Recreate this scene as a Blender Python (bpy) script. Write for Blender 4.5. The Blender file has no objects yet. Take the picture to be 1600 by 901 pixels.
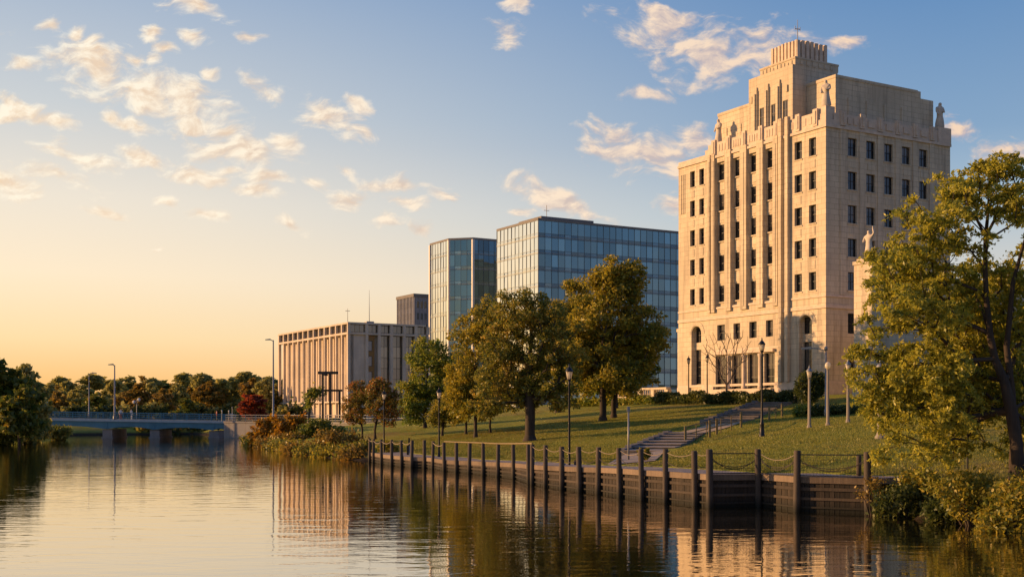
import bpy, bmesh, math, random
import numpy as np
from mathutils import Vector, Matrix

random.seed(7)
RNG = np.random.default_rng(11)
S = bpy.context.scene
C = S.collection
F, CX, HY, CAMZ = 1846.0, 800.0, 645.0, 4.0
RAD = math.radians

# ------------------------------------------------------------------ frames
N_ = np.array((.866, .5)); U_ = np.array((.5, -.866)); O_ = np.array((1.2, 66.5))
def st(x, y):
    dx, dy = x - O_[0], y - O_[1]
    return dx * N_[0] + dy * N_[1], dx * U_[0] + dy * U_[1]
def xy(s, t):
    return O_[0] + s * N_[0] + t * U_[0], O_[1] + s * N_[1] + t * U_[1]
def P(px, py, D):
    return Vector(((px - CX) / F * D, D, CAMZ + (HY - py) / F * D))

# ------------------------------------------------------------------ materials
def new_mat(name):
    m = bpy.data.materials.new(name); m.use_nodes = True
    nt = m.node_tree
    for n in list(nt.nodes): nt.nodes.remove(n)
    out = nt.nodes.new('ShaderNodeOutputMaterial')
    return m, nt, out
def N(nt, t, **kw):
    n = nt.nodes.new(t)
    for k, v in kw.items(): setattr(n, k, v)
    return n
def L(nt, a, b): nt.links.new(a, b)
def ramp(nt, stops, src, interp='LINEAR'):
    r = N(nt, 'ShaderNodeValToRGB'); r.color_ramp.interpolation = interp
    e = r.color_ramp.elements
    while len(e) > 1: e.remove(e[0])
    e[0].position = stops[0][0]; e[0].color = (*stops[0][1], 1)
    for p, c in stops[1:]:
        x = e.new(p); x.color = (*c, 1)
    if src is not None: L(nt, src, r.inputs[0])
    return r
def mixc(nt, a, b, f, mode='MIX'):
    m = N(nt, 'ShaderNodeMix', data_type='RGBA', blend_type=mode)
    for s, v in ((m.inputs[0], f), (m.inputs[6], a), (m.inputs[7], b)):
        if hasattr(v, 'is_linked'): L(nt, v, s)
        elif isinstance(v, (int, float)): s.default_value = v
        else: s.default_value = (*v, 1)
    return m.outputs[2]
def mth(nt, op, a, b=None, c=None):
    m = N(nt, 'ShaderNodeMath', operation=op)
    for i, v in enumerate((a, b, c)):
        if v is None: continue
        if hasattr(v, 'is_linked'): L(nt, v, m.inputs[i])
        else: m.inputs[i].default_value = v
    return m.outputs[0]
def noise(nt, vec, scale, detail=4, rough=.55, dist=0, dims='3D'):
    n = N(nt, 'ShaderNodeTexNoise', noise_dimensions=dims)
    n.inputs['Scale'].default_value = scale; n.inputs['Detail'].default_value = detail
    n.inputs['Roughness'].default_value = rough; n.inputs['Distortion'].default_value = dist
    if vec is not None: L(nt, vec, n.inputs['Vector'])
    return n.outputs['Fac']
def scaled(nt, vec, s):
    m = N(nt, 'ShaderNodeMapping'); m.inputs['Scale'].default_value = s
    L(nt, vec, m.inputs['Vector']); return m.outputs[0]
def coord(nt, kind='Object'):
    return N(nt, 'ShaderNodeTexCoord').outputs[kind]
def bump(nt, h, strength=.3, dist=.05):
    b = N(nt, 'ShaderNodeBump'); b.inputs['Strength'].default_value = strength
    b.inputs['Distance'].default_value = dist; L(nt, h, b.inputs['Height']); return b.outputs[0]
def pbsdf(nt, out, col, rough=.8, metal=0, normal=None, ior=None, spec=None):
    p = N(nt, 'ShaderNodeBsdfPrincipled')
    for s, v in (('Base Color', col), ('Roughness', rough), ('Metallic', metal)):
        if hasattr(v, 'is_linked'): L(nt, v, p.inputs[s])
        elif isinstance(v, (int, float)): p.inputs[s].default_value = v
        else: p.inputs[s].default_value = (*v, 1)
    if normal is not None: L(nt, normal, p.inputs['Normal'])
    if ior: p.inputs['IOR'].default_value = ior
    if spec is not None: p.inputs['Specular IOR Level'].default_value = spec
    if out is not None: L(nt, p.outputs[0], out.inputs[0])
    return p
def simple(name, col, rough=.7, metal=0, var=.25, scale=2.5, bmp=.15):
    m, nt, out = new_mat(name)
    v = coord(nt)
    n = noise(nt, v, scale, 6, .65)
    n2 = noise(nt, v, scale * 11, 3, .6)
    f = mth(nt, 'ADD', mth(nt, 'MULTIPLY', n, .7), mth(nt, 'MULTIPLY', n2, .3))
    r = ramp(nt, [(.25, tuple(c * (1 - var) for c in col)), (.75, tuple(min(1, c * (1 + var)) for c in col))], f)
    pbsdf(nt, out, r.outputs[0], rough, metal, bump(nt, n2, bmp, .02))
    return m

def stone_mat(name, col, bw=1.3, bh=.62, stain=.35, joint=.72):
    m, nt, out = new_mat(name)
    v = coord(nt)
    sp = N(nt, 'ShaderNodeSeparateXYZ'); L(nt, v, sp.inputs[0])
    cb = N(nt, 'ShaderNodeCombineXYZ')
    L(nt, mth(nt, 'ADD', sp.outputs[0], sp.outputs[1]), cb.inputs[0]); L(nt, sp.outputs[2], cb.inputs[1])
    br = N(nt, 'ShaderNodeTexBrick')
    br.inputs['Scale'].default_value = 1; br.inputs['Brick Width'].default_value = bw
    br.inputs['Row Height'].default_value = bh; br.inputs['Mortar Size'].default_value = .02
    br.inputs['Mortar Smooth'].default_value = .3
    br.inputs['Color1'].default_value = (*[c * 1.05 for c in col], 1)
    br.inputs['Color2'].default_value = (*[c * .92 for c in col], 1)
    br.inputs['Mortar'].default_value = (*[c * joint for c in col], 1)
    L(nt, cb.outputs[0], br.inputs['Vector'])
    big = noise(nt, v, .25, 5, .6)
    streak = noise(nt, scaled(nt, v, (1.4, 1.4, .09)), 1.0, 6, .7)
    fine = noise(nt, v, 7, 5, .7)
    c1 = mixc(nt, br.outputs['Color'], tuple(c * .78 for c in col), ramp(nt, [(.40, (0, 0, 0)), (.7, (1, 1, 1))], big).outputs[0])
    st_ = ramp(nt, [(.49, (0, 0, 0)), (.68, (1, 1, 1))], streak).outputs[0]
    c2 = mixc(nt, c1, (.16, .13, .105), mth(nt, 'MULTIPLY', st_, stain))
    c3 = mixc(nt, c2, (1, 1, 1), mth(nt, 'MULTIPLY', mth(nt, 'SUBTRACT', fine, .5), .22))
    h = mth(nt, 'ADD', mth(nt, 'MULTIPLY', fine, .5), br.outputs['Fac'])
    b = bump(nt, h, .25, -.03)
    pbsdf(nt, out, c3, .85, 0, b, spec=.25)
    return m

def leaf_mat(name, stops, patch=.5, trans=.5, pscale=.35):
    m, nt, out = new_mat(name)
    g = N(nt, 'ShaderNodeNewGeometry')
    n = noise(nt, coord(nt), pscale, 3, .6)
    f = mth(nt, 'ADD', mth(nt, 'MULTIPLY', g.outputs['Random Per Island'], 1 - patch),
            mth(nt, 'MULTIPLY', mth(nt, 'MULTIPLY_ADD', n, 2.2, -.6), patch))
    col = ramp(nt, stops, f).outputs[0]
    d = N(nt, 'ShaderNodeBsdfDiffuse'); L(nt, col, d.inputs[0])
    t = N(nt, 'ShaderNodeBsdfTranslucent'); L(nt, mixc(nt, col, (1, .85, .25), .25, 'MULTIPLY'), t.inputs[0])
    gl = N(nt, 'ShaderNodeBsdfGlossy'); gl.inputs['Roughness'].default_value = .45
    gl.inputs[0].default_value = (.5, .5, .45, 1)
    mx = N(nt, 'ShaderNodeMixShader'); mx.inputs[0].default_value = trans
    L(nt, d.outputs[0], mx.inputs[1]); L(nt, t.outputs[0], mx.inputs[2])
    m2 = N(nt, 'ShaderNodeMixShader'); m2.inputs[0].default_value = .05
    L(nt, mx.outputs[0], m2.inputs[1]); L(nt, gl.outputs[0], m2.inputs[2])
    L(nt, m2.outputs[0], out.inputs[0])
    return m

M = {}
M['limestone'] = stone_mat('limestone', (.60, .515, .375), stain=.5, joint=.42)
M['limestone_carved'] = simple('limestone_carved', (.56, .465, .365), .85, 0, .3, 1.6, .4)
M['statue_stone'] = simple('statue_stone', (.50, .44, .36), .8, 0, .35, 2.0, .4)
M['pale_concrete'] = stone_mat('pale_concrete', (.60, .515, .42), 4.0, 3.0, .3, .8)
M['rough_concrete'] = stone_mat('rough_concrete', (.24, .23, .215), 3.0, 1.2, .7, .75)
M['grey_concrete'] = simple('grey_concrete', (.17, .16, .155), .85, 0, .25, .6, .3)
M['post_concrete'] = simple('post_concrete', (.25, .225, .19), .8, 0, .25, 5, .3)
M['black_metal'] = simple('black_metal', (.012, .013, .015), .45, .3, .3, 8, .1)
M['dark_frame'] = simple('dark_frame', (.022, .021, .022), .5, .2, .2, 8, .05)
M['bronze'] = simple('bronze', (.20, .13, .05), .4, .5, .3, 4, .1)
M['grey_metal'] = simple('grey_metal', (.24, .25, .26), .5, .4, .2, 6, .1)
M['mullion'] = simple('mullion', (.12, .14, .15), .45, .4, .15, 3, .05)
M['spandrel'] = simple('spandrel', (.22, .25, .26), .4, .2, .15, .4, .02)
M['teal_paint'] = simple('teal_paint', (.055, .175, .235), .5, 0, .3, .8, .15)
M['teal_light'] = simple('teal_light', (.32, .39, .40), .6, 0, .2, .8, .15)
M['red_paint'] = simple('red_paint', (.28, .03, .02), .5, 0, .2, 5, .1)
M['white_paint'] = simple('white_paint', (.62, .60, .56), .5, 0, .12, 5, .1)
M['rope'] = simple('rope', (.24, .195, .135), .9, 0, .3, 30, .5)
M['chain'] = simple('chain', (.05, .04, .035), .6, .4, .3, 10, .3)
M['asphalt'] = simple('asphalt', (.06, .06, .058), .9, 0, .2, 1.5, .3)
M['sand_path'] = simple('sand_path', (.38, .29, .18), .95, 0, .2, 2, .4)
M['step_stone'] = simple('step_stone', (.28, .235, .19), .9, 0, .3, 2.2, .5)
M['slate'] = simple('slate', (.27, .275, .31), .8, 0, .2, .6, .1)
M['riser_stone_shaded'] = simple('riser_stone_shaded', (.19, .165, .14), .9, 0, .3, 2.2, .5)  # step stone darkened, nosing shadow put into the riser colour
M['rail_wood'] = simple('rail_wood', (.20, .15, .06), .75, 0, .4, 5, .4)
M['roof_grey'] = simple('roof_grey', (.20, .19, .18), .9, 0, .2, .6, .1)
M['skin'] = simple('skin', (.45, .28, .2), .6, 0, .05, 5, 0)

def wood_mat(name, dark, light, wl=None):
    m, nt, out = new_mat(name)
    v = coord(nt)
    g = N(nt, 'ShaderNodeNewGeometry')
    n = noise(nt, scaled(nt, v, (9, 9, .6)), 1.5, 6, .7, .4)
    n2 = noise(nt, v, .9, 4, .6)
    f = mth(nt, 'ADD', mth(nt, 'MULTIPLY', n, .5), mth(nt, 'ADD', mth(nt, 'MULTIPLY', n2, .3), mth(nt, 'MULTIPLY', g.outputs['Random Per Island'], .2)))
    col = ramp(nt, [(.3, dark), (.7, light)], f).outputs[0]
    if wl is not None:      # wet, algae-dark band close to the water line
        sp = N(nt, 'ShaderNodeSeparateXYZ'); L(nt, N(nt, 'ShaderNodeNewGeometry').outputs['Position'], sp.inputs[0])
        mr = N(nt, 'ShaderNodeMapRange'); L(nt, mth(nt, 'ADD', sp.outputs[2], mth(nt, 'MULTIPLY', n2, .25)), mr.inputs[0])
        mr.inputs[1].default_value = .2; mr.inputs[2].default_value = .62
        col = mixc(nt, wl, col, mr.outputs[0])
    pbsdf(nt, out, col, .8, 0, bump(nt, n, .5, .02), spec=.3)
    return m
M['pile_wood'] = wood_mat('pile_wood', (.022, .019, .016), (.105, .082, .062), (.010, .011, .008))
M['plank_wood'] = wood_mat('plank_wood', (.009, .008, .006), (.048, .036, .027), (.006, .007, .005))  # dark wood, darkened further with tree shade put into the colour
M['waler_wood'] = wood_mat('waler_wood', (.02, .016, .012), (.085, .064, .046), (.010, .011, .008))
M['cap_wood'] = wood_mat('cap_wood', (.07, .052, .036), (.24, .18, .125))
M['bark'] = wood_mat('bark', (.022, .017, .013), (.075, .055, .04))
M['bark_pale'] = wood_mat('bark_pale', (.07, .055, .04), (.17, .13, .095))

def deck_mat():
    m, nt, out = new_mat('deck_boards')
    v = coord(nt)
    br = N(nt, 'ShaderNodeTexBrick'); L(nt, v, br.inputs['Vector'])
    br.inputs['Scale'].default_value = 1; br.inputs['Brick Width'].default_value = .24; br.inputs['Row Height'].default_value = .12
    br.inputs['Mortar Size'].default_value = .006
    br.inputs['Color1'].default_value = (.42, .33, .25, 1); br.inputs['Color2'].default_value = (.31, .24, .19, 1)
    br.inputs['Mortar'].default_value = (.12, .095, .075, 1)
    n = noise(nt, v, .8, 5, .65)
    c = mixc(nt, br.outputs[0], (.13, .105, .08), ramp(nt, [(.45, (0, 0, 0)), (.75, (1, 1, 1))], n).outputs[0])
    pbsdf(nt, out, c, .9, 0, bump(nt, br.outputs['Fac'], .3, -.02))
    return m
M['deck'] = deck_mat()

def window_glass():
    m, nt, out = new_mat('window_glass')
    g = N(nt, 'ShaderNodeNewGeometry'); oi = N(nt, 'ShaderNodeObjectInfo')
    v = coord(nt)
    n = noise(nt, v, 1.1, 2)
    # blinds drawn to different heights inside some windows
    sp = N(nt, 'ShaderNodeSeparateXYZ'); L(nt, v, sp.inputs[0])
    lvl = mth(nt, 'MULTIPLY_ADD', oi.outputs['Random'], 2.6, .4)
    bl = mth(nt, 'GREATER_THAN', sp.outputs[2], lvl)
    col = mixc(nt, (.014, .017, .021), (.12, .105, .09), mth(nt, 'MULTIPLY', bl, .7))
    p = pbsdf(nt, out, col, .04, 0, bump(nt, n, .06, .1), ior=1.75)
    return m
M['window_glass'] = window_glass()

def tower_glass(name, tint, base, refl):
    m, nt, out = new_mat(name)
    g = N(nt, 'ShaderNodeNewGeometry')
    r = g.outputs['Random Per Island']
    n = noise(nt, coord(nt), .6, 2)
    col = mixc(nt, base, tuple(c * 2.6 for c in base), ramp(nt, [(.55, (0, 0, 0)), (1, (1, 1, 1))], r).outputs[0])
    d = pbsdf(nt, None, col, .15, 0)
    gl = N(nt, 'ShaderNodeBsdfGlossy'); gl.inputs['Roughness'].default_value = .035
    fw = N(nt, 'ShaderNodeLayerWeight'); fw.inputs[0].default_value = .5
    fm = N(nt, 'ShaderNodeMapRange'); L(nt, fw.outputs['Facing'], fm.inputs[0]); fm.inputs[1].default_value = .22; fm.inputs[2].default_value = .5
    tv = mixc(nt, tuple(c * .68 for c in tint), tuple(min(1, c * 1.12) for c in tint), r)
    L(nt, mixc(nt, tv, (.96, .92, .84), fm.outputs[0]), gl.inputs[0])
    L(nt, bump(nt, n, .05, .12), gl.inputs['Normal'])
    lw = N(nt, 'ShaderNodeLayerWeight'); lw.inputs[0].default_value = .35
    mr = mth(nt, 'MULTIPLY_ADD', fm.outputs[0], .5, refl)
    mx = N(nt, 'ShaderNodeMixShader'); L(nt, mth(nt, 'MINIMUM', mr, 1.0), mx.inputs[0])
    L(nt, d.outputs[0], mx.inputs[1]); L(nt, gl.outputs[0], mx.inputs[2]); L(nt, mx.outputs[0], out.inputs[0])
    return m
M['blue_glass'] = tower_glass('blue_glass', (.46, .72, .78), (.018, .05, .062), .42)
M['spandrel_glass'] = tower_glass('spandrel_glass', (.40, .58, .66), (.03, .06, .075), .3)
M['dark_blue_glass'] = tower_glass('dark_blue_glass', (.24, .42, .52), (.012, .028, .040), .40)
M['grey_glass'] = tower_glass('grey_glass', (.75, .77, .8), (.03, .032, .036), .16)
M['office_glass'] = tower_glass('office_glass', (.85, .78, .62), (.09, .07, .045), .22)

def lamp_glass():
    m, nt, out = new_mat('lamp_glass')
    p = pbsdf(nt, None, (.80, .74, .6), .25, 0)
    t = N(nt, 'ShaderNodeBsdfTranslucent'); t.inputs[0].default_value = (.85, .78, .6, 1)
    mx = N(nt, 'ShaderNodeMixShader'); mx.inputs[0].default_value = .5
    L(nt, p.outputs[0], mx.inputs[1]); L(nt, t.outputs[0], mx.inputs[2]); L(nt, mx.outputs[0], out.inputs[0])
    return m
M['lamp_glass'] = lamp_glass()

def water_mat():
    m, nt, out = new_mat('river_water')
    v = N(nt, 'ShaderNodeNewGeometry').outputs['Position']
    n1 = noise(nt, scaled(nt, v, (.42, 1.15, 1)), 1.0, 3, .5, .6)
    n2 = noise(nt, scaled(nt, v, (1.6, 4.2, 1)), 1.0, 3, .55, .3)
    patch = ramp(nt, [(.40, (.22,) * 3), (.66, (1,) * 3)], noise(nt, scaled(nt, v, (.035, .06, 1)), 1.0, 3, .55, .8)).outputs[0]
    h = mth(nt, 'ADD', n1, mth(nt, 'MULTIPLY', n2, mth(nt, 'MULTIPLY', patch, .26)))
    b = N(nt, 'ShaderNodeBump'); b.inputs['Strength'].default_value = 1.0; b.inputs['Distance'].default_value = .014
    L(nt, h, b.inputs['Height'])
    p = pbsdf(nt, None, (.012, .013, .008), .015, 0, b.outputs[0], ior=2.2)
    gl = N(nt, 'ShaderNodeBsdfGlossy'); gl.inputs[0].default_value = (1, .90, .75, 1); gl.inputs['Roughness'].default_value = .02; L(nt, b.outputs[0], gl.inputs['Normal'])  # warm-tinted gloss layer paints a gold sheen over the water
    mx = N(nt, 'ShaderNodeMixShader'); mx.inputs[0].default_value = .45
    L(nt, p.outputs[0], mx.inputs[1]); L(nt, gl.outputs[0], mx.inputs[2]); L(nt, mx.outputs[0], out.inputs[0])
    return m
M['water'] = water_mat()

def ground_mat():
    m, nt, out = new_mat('lawn_ground')
    v = N(nt, 'ShaderNodeNewGeometry').outputs['Position']
    a = noise(nt, v, .16, 5, .6, .5); b = noise(nt, v, 1.3, 5, .65); c = noise(nt, v, 9, 4, .7)
    g = ramp(nt, [(.32, (.11, .15, .022)), (.5, (.27, .28, .042)), (.68, (.44, .36, .085))],  # grass tones, contrast widened so sunlit strips are in the colour
             mth(nt, 'ADD', mth(nt, 'MULTIPLY', a, .45), mth(nt, 'ADD', mth(nt, 'MULTIPLY', b, .3), mth(nt, 'MULTIPLY', c, .25)))).outputs[0]
    dirt = ramp(nt, [(.50, (0,) * 3), (.66, (1,) * 3)], mth(nt, 'ADD', mth(nt, 'MULTIPLY', noise(nt, v, .11, 4, .6), .8), mth(nt, 'MULTIPLY', b, .2))).outputs[0]
    col = mixc(nt, g, (.20, .13, .06), mth(nt, 'MULTIPLY', dirt, .7))
    sp = N(nt, 'ShaderNodeSeparateXYZ'); L(nt, v, sp.inputs[0])
    mr = N(nt, 'ShaderNodeMapRange'); L(nt, mth(nt, 'ADD', sp.outputs[2], mth(nt, 'MULTIPLY', b, .3)), mr.inputs[0])
    mr.inputs[1].default_value = .35; mr.inputs[2].default_value = .75
    col = mixc(nt, (.035, .027, .018), col, mr.outputs[0])
    h = mth(nt, 'ADD', b, mth(nt, 'MULTIPLY', c, .5))
    pbsdf(nt, out, col, .95, 0, bump(nt, h, 1.0, .3), spec=.1)
    return m
M['ground'] = ground_mat()

GREEN = [(0, (.020, .034, .007)), (.35, (.040, .058, .010)), (.65, (.085, .090, .014)), (.85, (.16, .115, .014)), (1, (.20, .10, .014))]
OLIVE = [(0, (.022, .030, .007)), (.4, (.050, .056, .010)), (.7, (.105, .085, .014)), (.88, (.16, .080, .016)), (1, (.19, .055, .016))]
YELLOW = [(0, (.028, .045, .007)), (.35, (.064, .068, .010)), (.65, (.140, .108, .013)), (.9, (.26, .150, .014)), (1, (.28, .10, .012))]
AUTUMN = [(0, (.030, .046, .008)), (.4, (.065, .066, .012)), (.65, (.16, .075, .016)), (.85, (.24, .05, .016)), (1, (.22, .03, .014))]
RED = [(0, (.08, .028, .012)), (.5, (.20, .035, .016)), (1, (.30, .07, .02))]
ORANGE = [(0, (.08, .07, .012)), (.35, (.21, .13, .014)), (.7, (.31, .15, .016)), (1, (.33, .10, .014))]
DARK = [(0, (.014, .022, .008)), (.5, (.028, .038, .010)), (.85, (.055, .058, .012)), (1, (.09, .07, .014))]
FARG = [(0, (.12, .13, .05)), (.5, (.20, .19, .06)), (.85, (.30, .25, .06)), (1, (.36, .23, .06))]
FARY = [(0, (.10, .10, .03)), (.5, (.24, .17, .035)), (1, (.34, .18, .035))]
GREEN0 = GREEN
def _br(st, k): return [(p, tuple(min(.52, c * k) for c in col)) for p, col in st]
GREEN, OLIVE, YELLOW, AUTUMN, DARK = _br(GREEN, 3.6), _br(OLIVE, 3.7), _br(YELLOW, 3.1), _br(AUTUMN, 2.3), _br(DARK, 2.8)
ORANGE, RED = _br(ORANGE, 1.5), _br(RED, 1.4)
FARG, FARY = _br(FARG, 1.8), _br(FARY, 1.15)  # far foliage lightened, haze painted into the leaf colour
for k, v in dict(green=GREEN, olive=OLIVE, yellow=YELLOW, autumn=AUTUMN, red=RED, orange=ORANGE, dark=DARK, farg=FARG, fary=FARY).items():
    M['leaf_' + k] = leaf_mat('leaf_' + k, v)
M['leaf_bank'] = leaf_mat('leaf_bank', _br(GREEN0, 2.3))
M['leaf_bright'] = leaf_mat('leaf_bright', _br(YELLOW, 1.4), .45, .55, .5)
M['grass_blade'] = leaf_mat('grass_blade', [(0, (.13, .15, .02)), (.5, (.23, .225, .034)), (1, (.33, .27, .055))], .6, .35, .3)

# ------------------------------------------------------------------ mesh builder
class MB:
    def __init__(s): s.v = []; s.f = []; s.smooth = []
    def add(s, vs, fs, smooth=False):
        o = len(s.v); s.v += [tuple(x) for x in vs]
        for f in fs: s.f.append(tuple(i + o for i in f)); s.smooth.append(smooth)
    def box(s, x0, x1, y0, y1, z0, z1):
        s.add([(x0, y0, z0), (x1, y0, z0), (x1, y1, z0), (x0, y1, z0), (x0, y0, z1), (x1, y0, z1), (x1, y1, z1), (x0, y1, z1)],
              [(3, 2, 1, 0), (4, 5, 6, 7), (0, 1, 5, 4), (1, 2, 6, 5), (2, 3, 7, 6), (3, 0, 4, 7)])
    def obox(s, c, dx, dy, sx, sy, z0, z1):
        """box oriented by unit 2d vectors dx, dy, centred on c with half sizes sx, sy"""
        pts = [(c[0] + a * sx * dx[0] + b * sy * dy[0], c[1] + a * sx * dx[1] + b * sy * dy[1]) for a, b in ((-1, -1), (1, -1), (1, 1), (-1, 1))]
        s.prism(pts, z0, z1)
    def prism(s, pts, z0, z1):
        n = len(pts); z0 = z0 if hasattr(z0, '__len__') else [z0] * n; z1 = z1 if hasattr(z1, '__len__') else [z1] * n
        s.add([(p[0], p[1], z) for p, z in zip(pts, z0)] + [(p[0], p[1], z) for p, z in zip(pts, z1)],
              [tuple(range(n - 1, -1, -1)), tuple(range(n, 2 * n))] + [(i, (i + 1) % n, n + (i + 1) % n, n + i) for i in range(n)])
    def tube(s, pts, radii, n=8, caps=True, smooth=True):
        pts = [Vector(p) for p in pts]
        if not hasattr(radii, '__len__'): radii = [radii] * len(pts)
        rings = []; prev = None
        for i, p in enumerate(pts):
            d = (pts[min(i + 1, len(pts) - 1)] - pts[max(i - 1, 0)])
            d = d.normalized() if d.length > 1e-9 else Vector((0, 0, 1))
            if prev is None:
                a = d.orthogonal().normalized()
            else:
                a = (prev - d * prev.dot(d)); a = a.normalized() if a.length > 1e-6 else d.orthogonal().normalized()
            prev = a; b = d.cross(a)
            rings.append([p + (a * math.cos(2 * math.pi * k / n) + b * math.sin(2 * math.pi * k / n)) * radii[i] for k in range(n)])
        vs = [q for r in rings for q in r]; fs = []
        for i in range(len(pts) - 1):
            for k in range(n):
                fs.append((i * n + k, i * n + (k + 1) % n, (i + 1) * n + (k + 1) % n, (i + 1) * n + k))
        s.add(vs, fs, smooth)
        if caps:
            s.add(rings[0], [tuple(range(n - 1, -1, -1))]); s.add(rings[-1], [tuple(range(n))])
    def lathe(s, prof, n=12, c=(0, 0), smooth=True, phase=0):
        vs = []; fs = []
        for r, z in prof:
            for k in range(n):
                a = 2 * math.pi * k / n + phase
                vs.append((c[0] + r * math.cos(a), c[1] + r * math.sin(a), z))
        for i in range(len(prof) - 1):
            for k in range(n):
                fs.append((i * n + k, i * n + (k + 1) % n, (i + 1) * n + (k + 1) % n, (i + 1) * n + k))
        fs.append(tuple(range(n - 1, -1, -1))); fs.append(tuple((len(prof) - 1) * n + k for k in range(n)))
        s.add(vs, fs, smooth)
    def mesh(s, name):
        me = bpy.data.meshes.new(name); me.from_pydata(s.v, [], s.f)
        me.polygons.foreach_set('use_smooth', s.smooth); me.update(); return me

def obj(name, me, mat, parent=None, loc=None):
    if isinstance(me, MB): me = me.mesh(name)
    o = bpy.data.objects.new(name, me); C.objects.link(o)
    if mat is not None and not me.materials: me.materials.append(mat)
    if parent is not None: o.parent = parent
    if loc is not None: o.location = loc
    return o
def tag(o, label=None, cat=None, group=None, kind=None):
    if label: o['label'] = label
    if cat: o['category'] = cat
    if group: o['group'] = group
    if kind: o['kind'] = kind
    return o
def thing(name, label, cat, loc=(0, 0, 0), rotz=0, group=None):
    o = bpy.data.objects.new(name, None); C.objects.link(o)
    o.location = loc; o.rotation_euler = (0, 0, rotz); o.empty_display_size = .5
    return tag(o, label, cat, group)
def dup(root, loc=None, rotz=None, label=None, scale=None):
    def cp(o, par):
        c = o.copy(); C.objects.link(c)
        if par is not None: c.parent = par
        for ch in o.children: cp(ch, c)
        return c
    r = cp(root, None)
    if loc is not None: r.location = loc
    if rotz is not None: r.rotation_euler = (0, 0, rotz)
    if scale is not None: r.scale = scale if hasattr(scale, '__len__') else (scale,) * 3
    if label: r['label'] = label
    return r
def np_mesh(name, verts, nper):
    """verts: (N*nper,3) array, each nper verts one face"""
    me = bpy.data.meshes.new(name); n = len(verts); nf = n // nper
    me.vertices.add(n); me.vertices.foreach_set('co', np.ascontiguousarray(verts, dtype=np.float32).ravel())
    me.loops.add(n); me.loops.foreach_set('vertex_index', np.arange(n, dtype=np.int32))
    me.polygons.add(nf); me.polygons.foreach_set('loop_start', np.arange(0, n, nper, dtype=np.int32))
    try: me.polygons.foreach_set('loop_total', np.full(nf, nper, dtype=np.int32))
    except Exception: pass
    me.update(calc_edges=True); me.validate(); return me

# ------------------------------------------------------------------ terrain
PILES = [(579.8, 685, 721.6), (586, 685.5, 722.5), (598.5, 686, 725), (614.5, 686, 727), (630, 687, 728.5), (645.8, 686.7, 730), (665.9, 686.7, 730.5),
         (678.8, 688, 732), (697, 690, 735.4), (716, 690.8, 737.3), (736, 691.4, 739), (758, 692.2, 741.7), (780.8, 693.3, 744.2), (805.6, 693.3, 747.2),
         (829.5, 693, 755), (835, 693.3, 756), (855.6, 695, 760), (881.2, 697, 763.7), (909.3, 697, 767.8), (938, 698, 770.6), (972, 698.8, 776), (1006.7, 700, 780.4),
         (1043.5, 700.8, 784), (1090, 702, 789.3), (1113.4, 702, 792), (1189, 702, 791), (1249, 703.6, 798)]
def at_z(px, py, z):
    D = (CAMZ - z) * F / (py - HY); return P(px, py, D)
PP = [at_z(a, c, 0) for a, b, c in PILES]
PP.append(Vector((14.25, 46.95, 0)))            # end post by the bush
PTOP = [CAMZ - (b - HY) / F * p.y for (a, b, c), p in zip(PILES, PP)] + [CAMZ - (704 - HY) / F * 46.95]
PST = [st(p.x, p.y) for p in PP]
# bank line s0(t)
_bt = [-400, -200, -150, -128, -110, -81, -48, -36] + [q[1] for q in PST] + [PST[-1][1] + 1.5, 29, 33, 46, 60, 120, 400]
_bs = [26, 26, 25, 22, 18, 9.9, 4.6, 4.2] + [q[0] for q in PST] + [1.2, 1.4, .6, -4.5, -10, -14, -14]
_o = np.argsort(_bt); BT = np.array(_bt, float)[_o]; BS = np.array(_bs, float)[_o]
def s0(t): return np.interp(t, BT, BS)
def sL(t): return np.interp(t, [-400, -170, -150, -135, -125, -110, -90, 400], [-8, -8, -6, -8, -12, -25, -45, -48])
def sm(x, a, b):
    u = np.clip((x - a) / (b - a), 0, 1); return u * u * (3 - 2 * u)
T_B0, T_B1 = PST[0][1], PST[-1][1]
def deck_z(t): return np.interp(t, [-33, -16, -6, 0, 11, 22], [.76, .72, .90, 1.05, 1.33, 1.38])
def und(x, y): return .05 * np.sin(x * .21 + 1.3) * np.cos(y * .17) + .035 * np.sin(x * .47 + y * .31)
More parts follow.
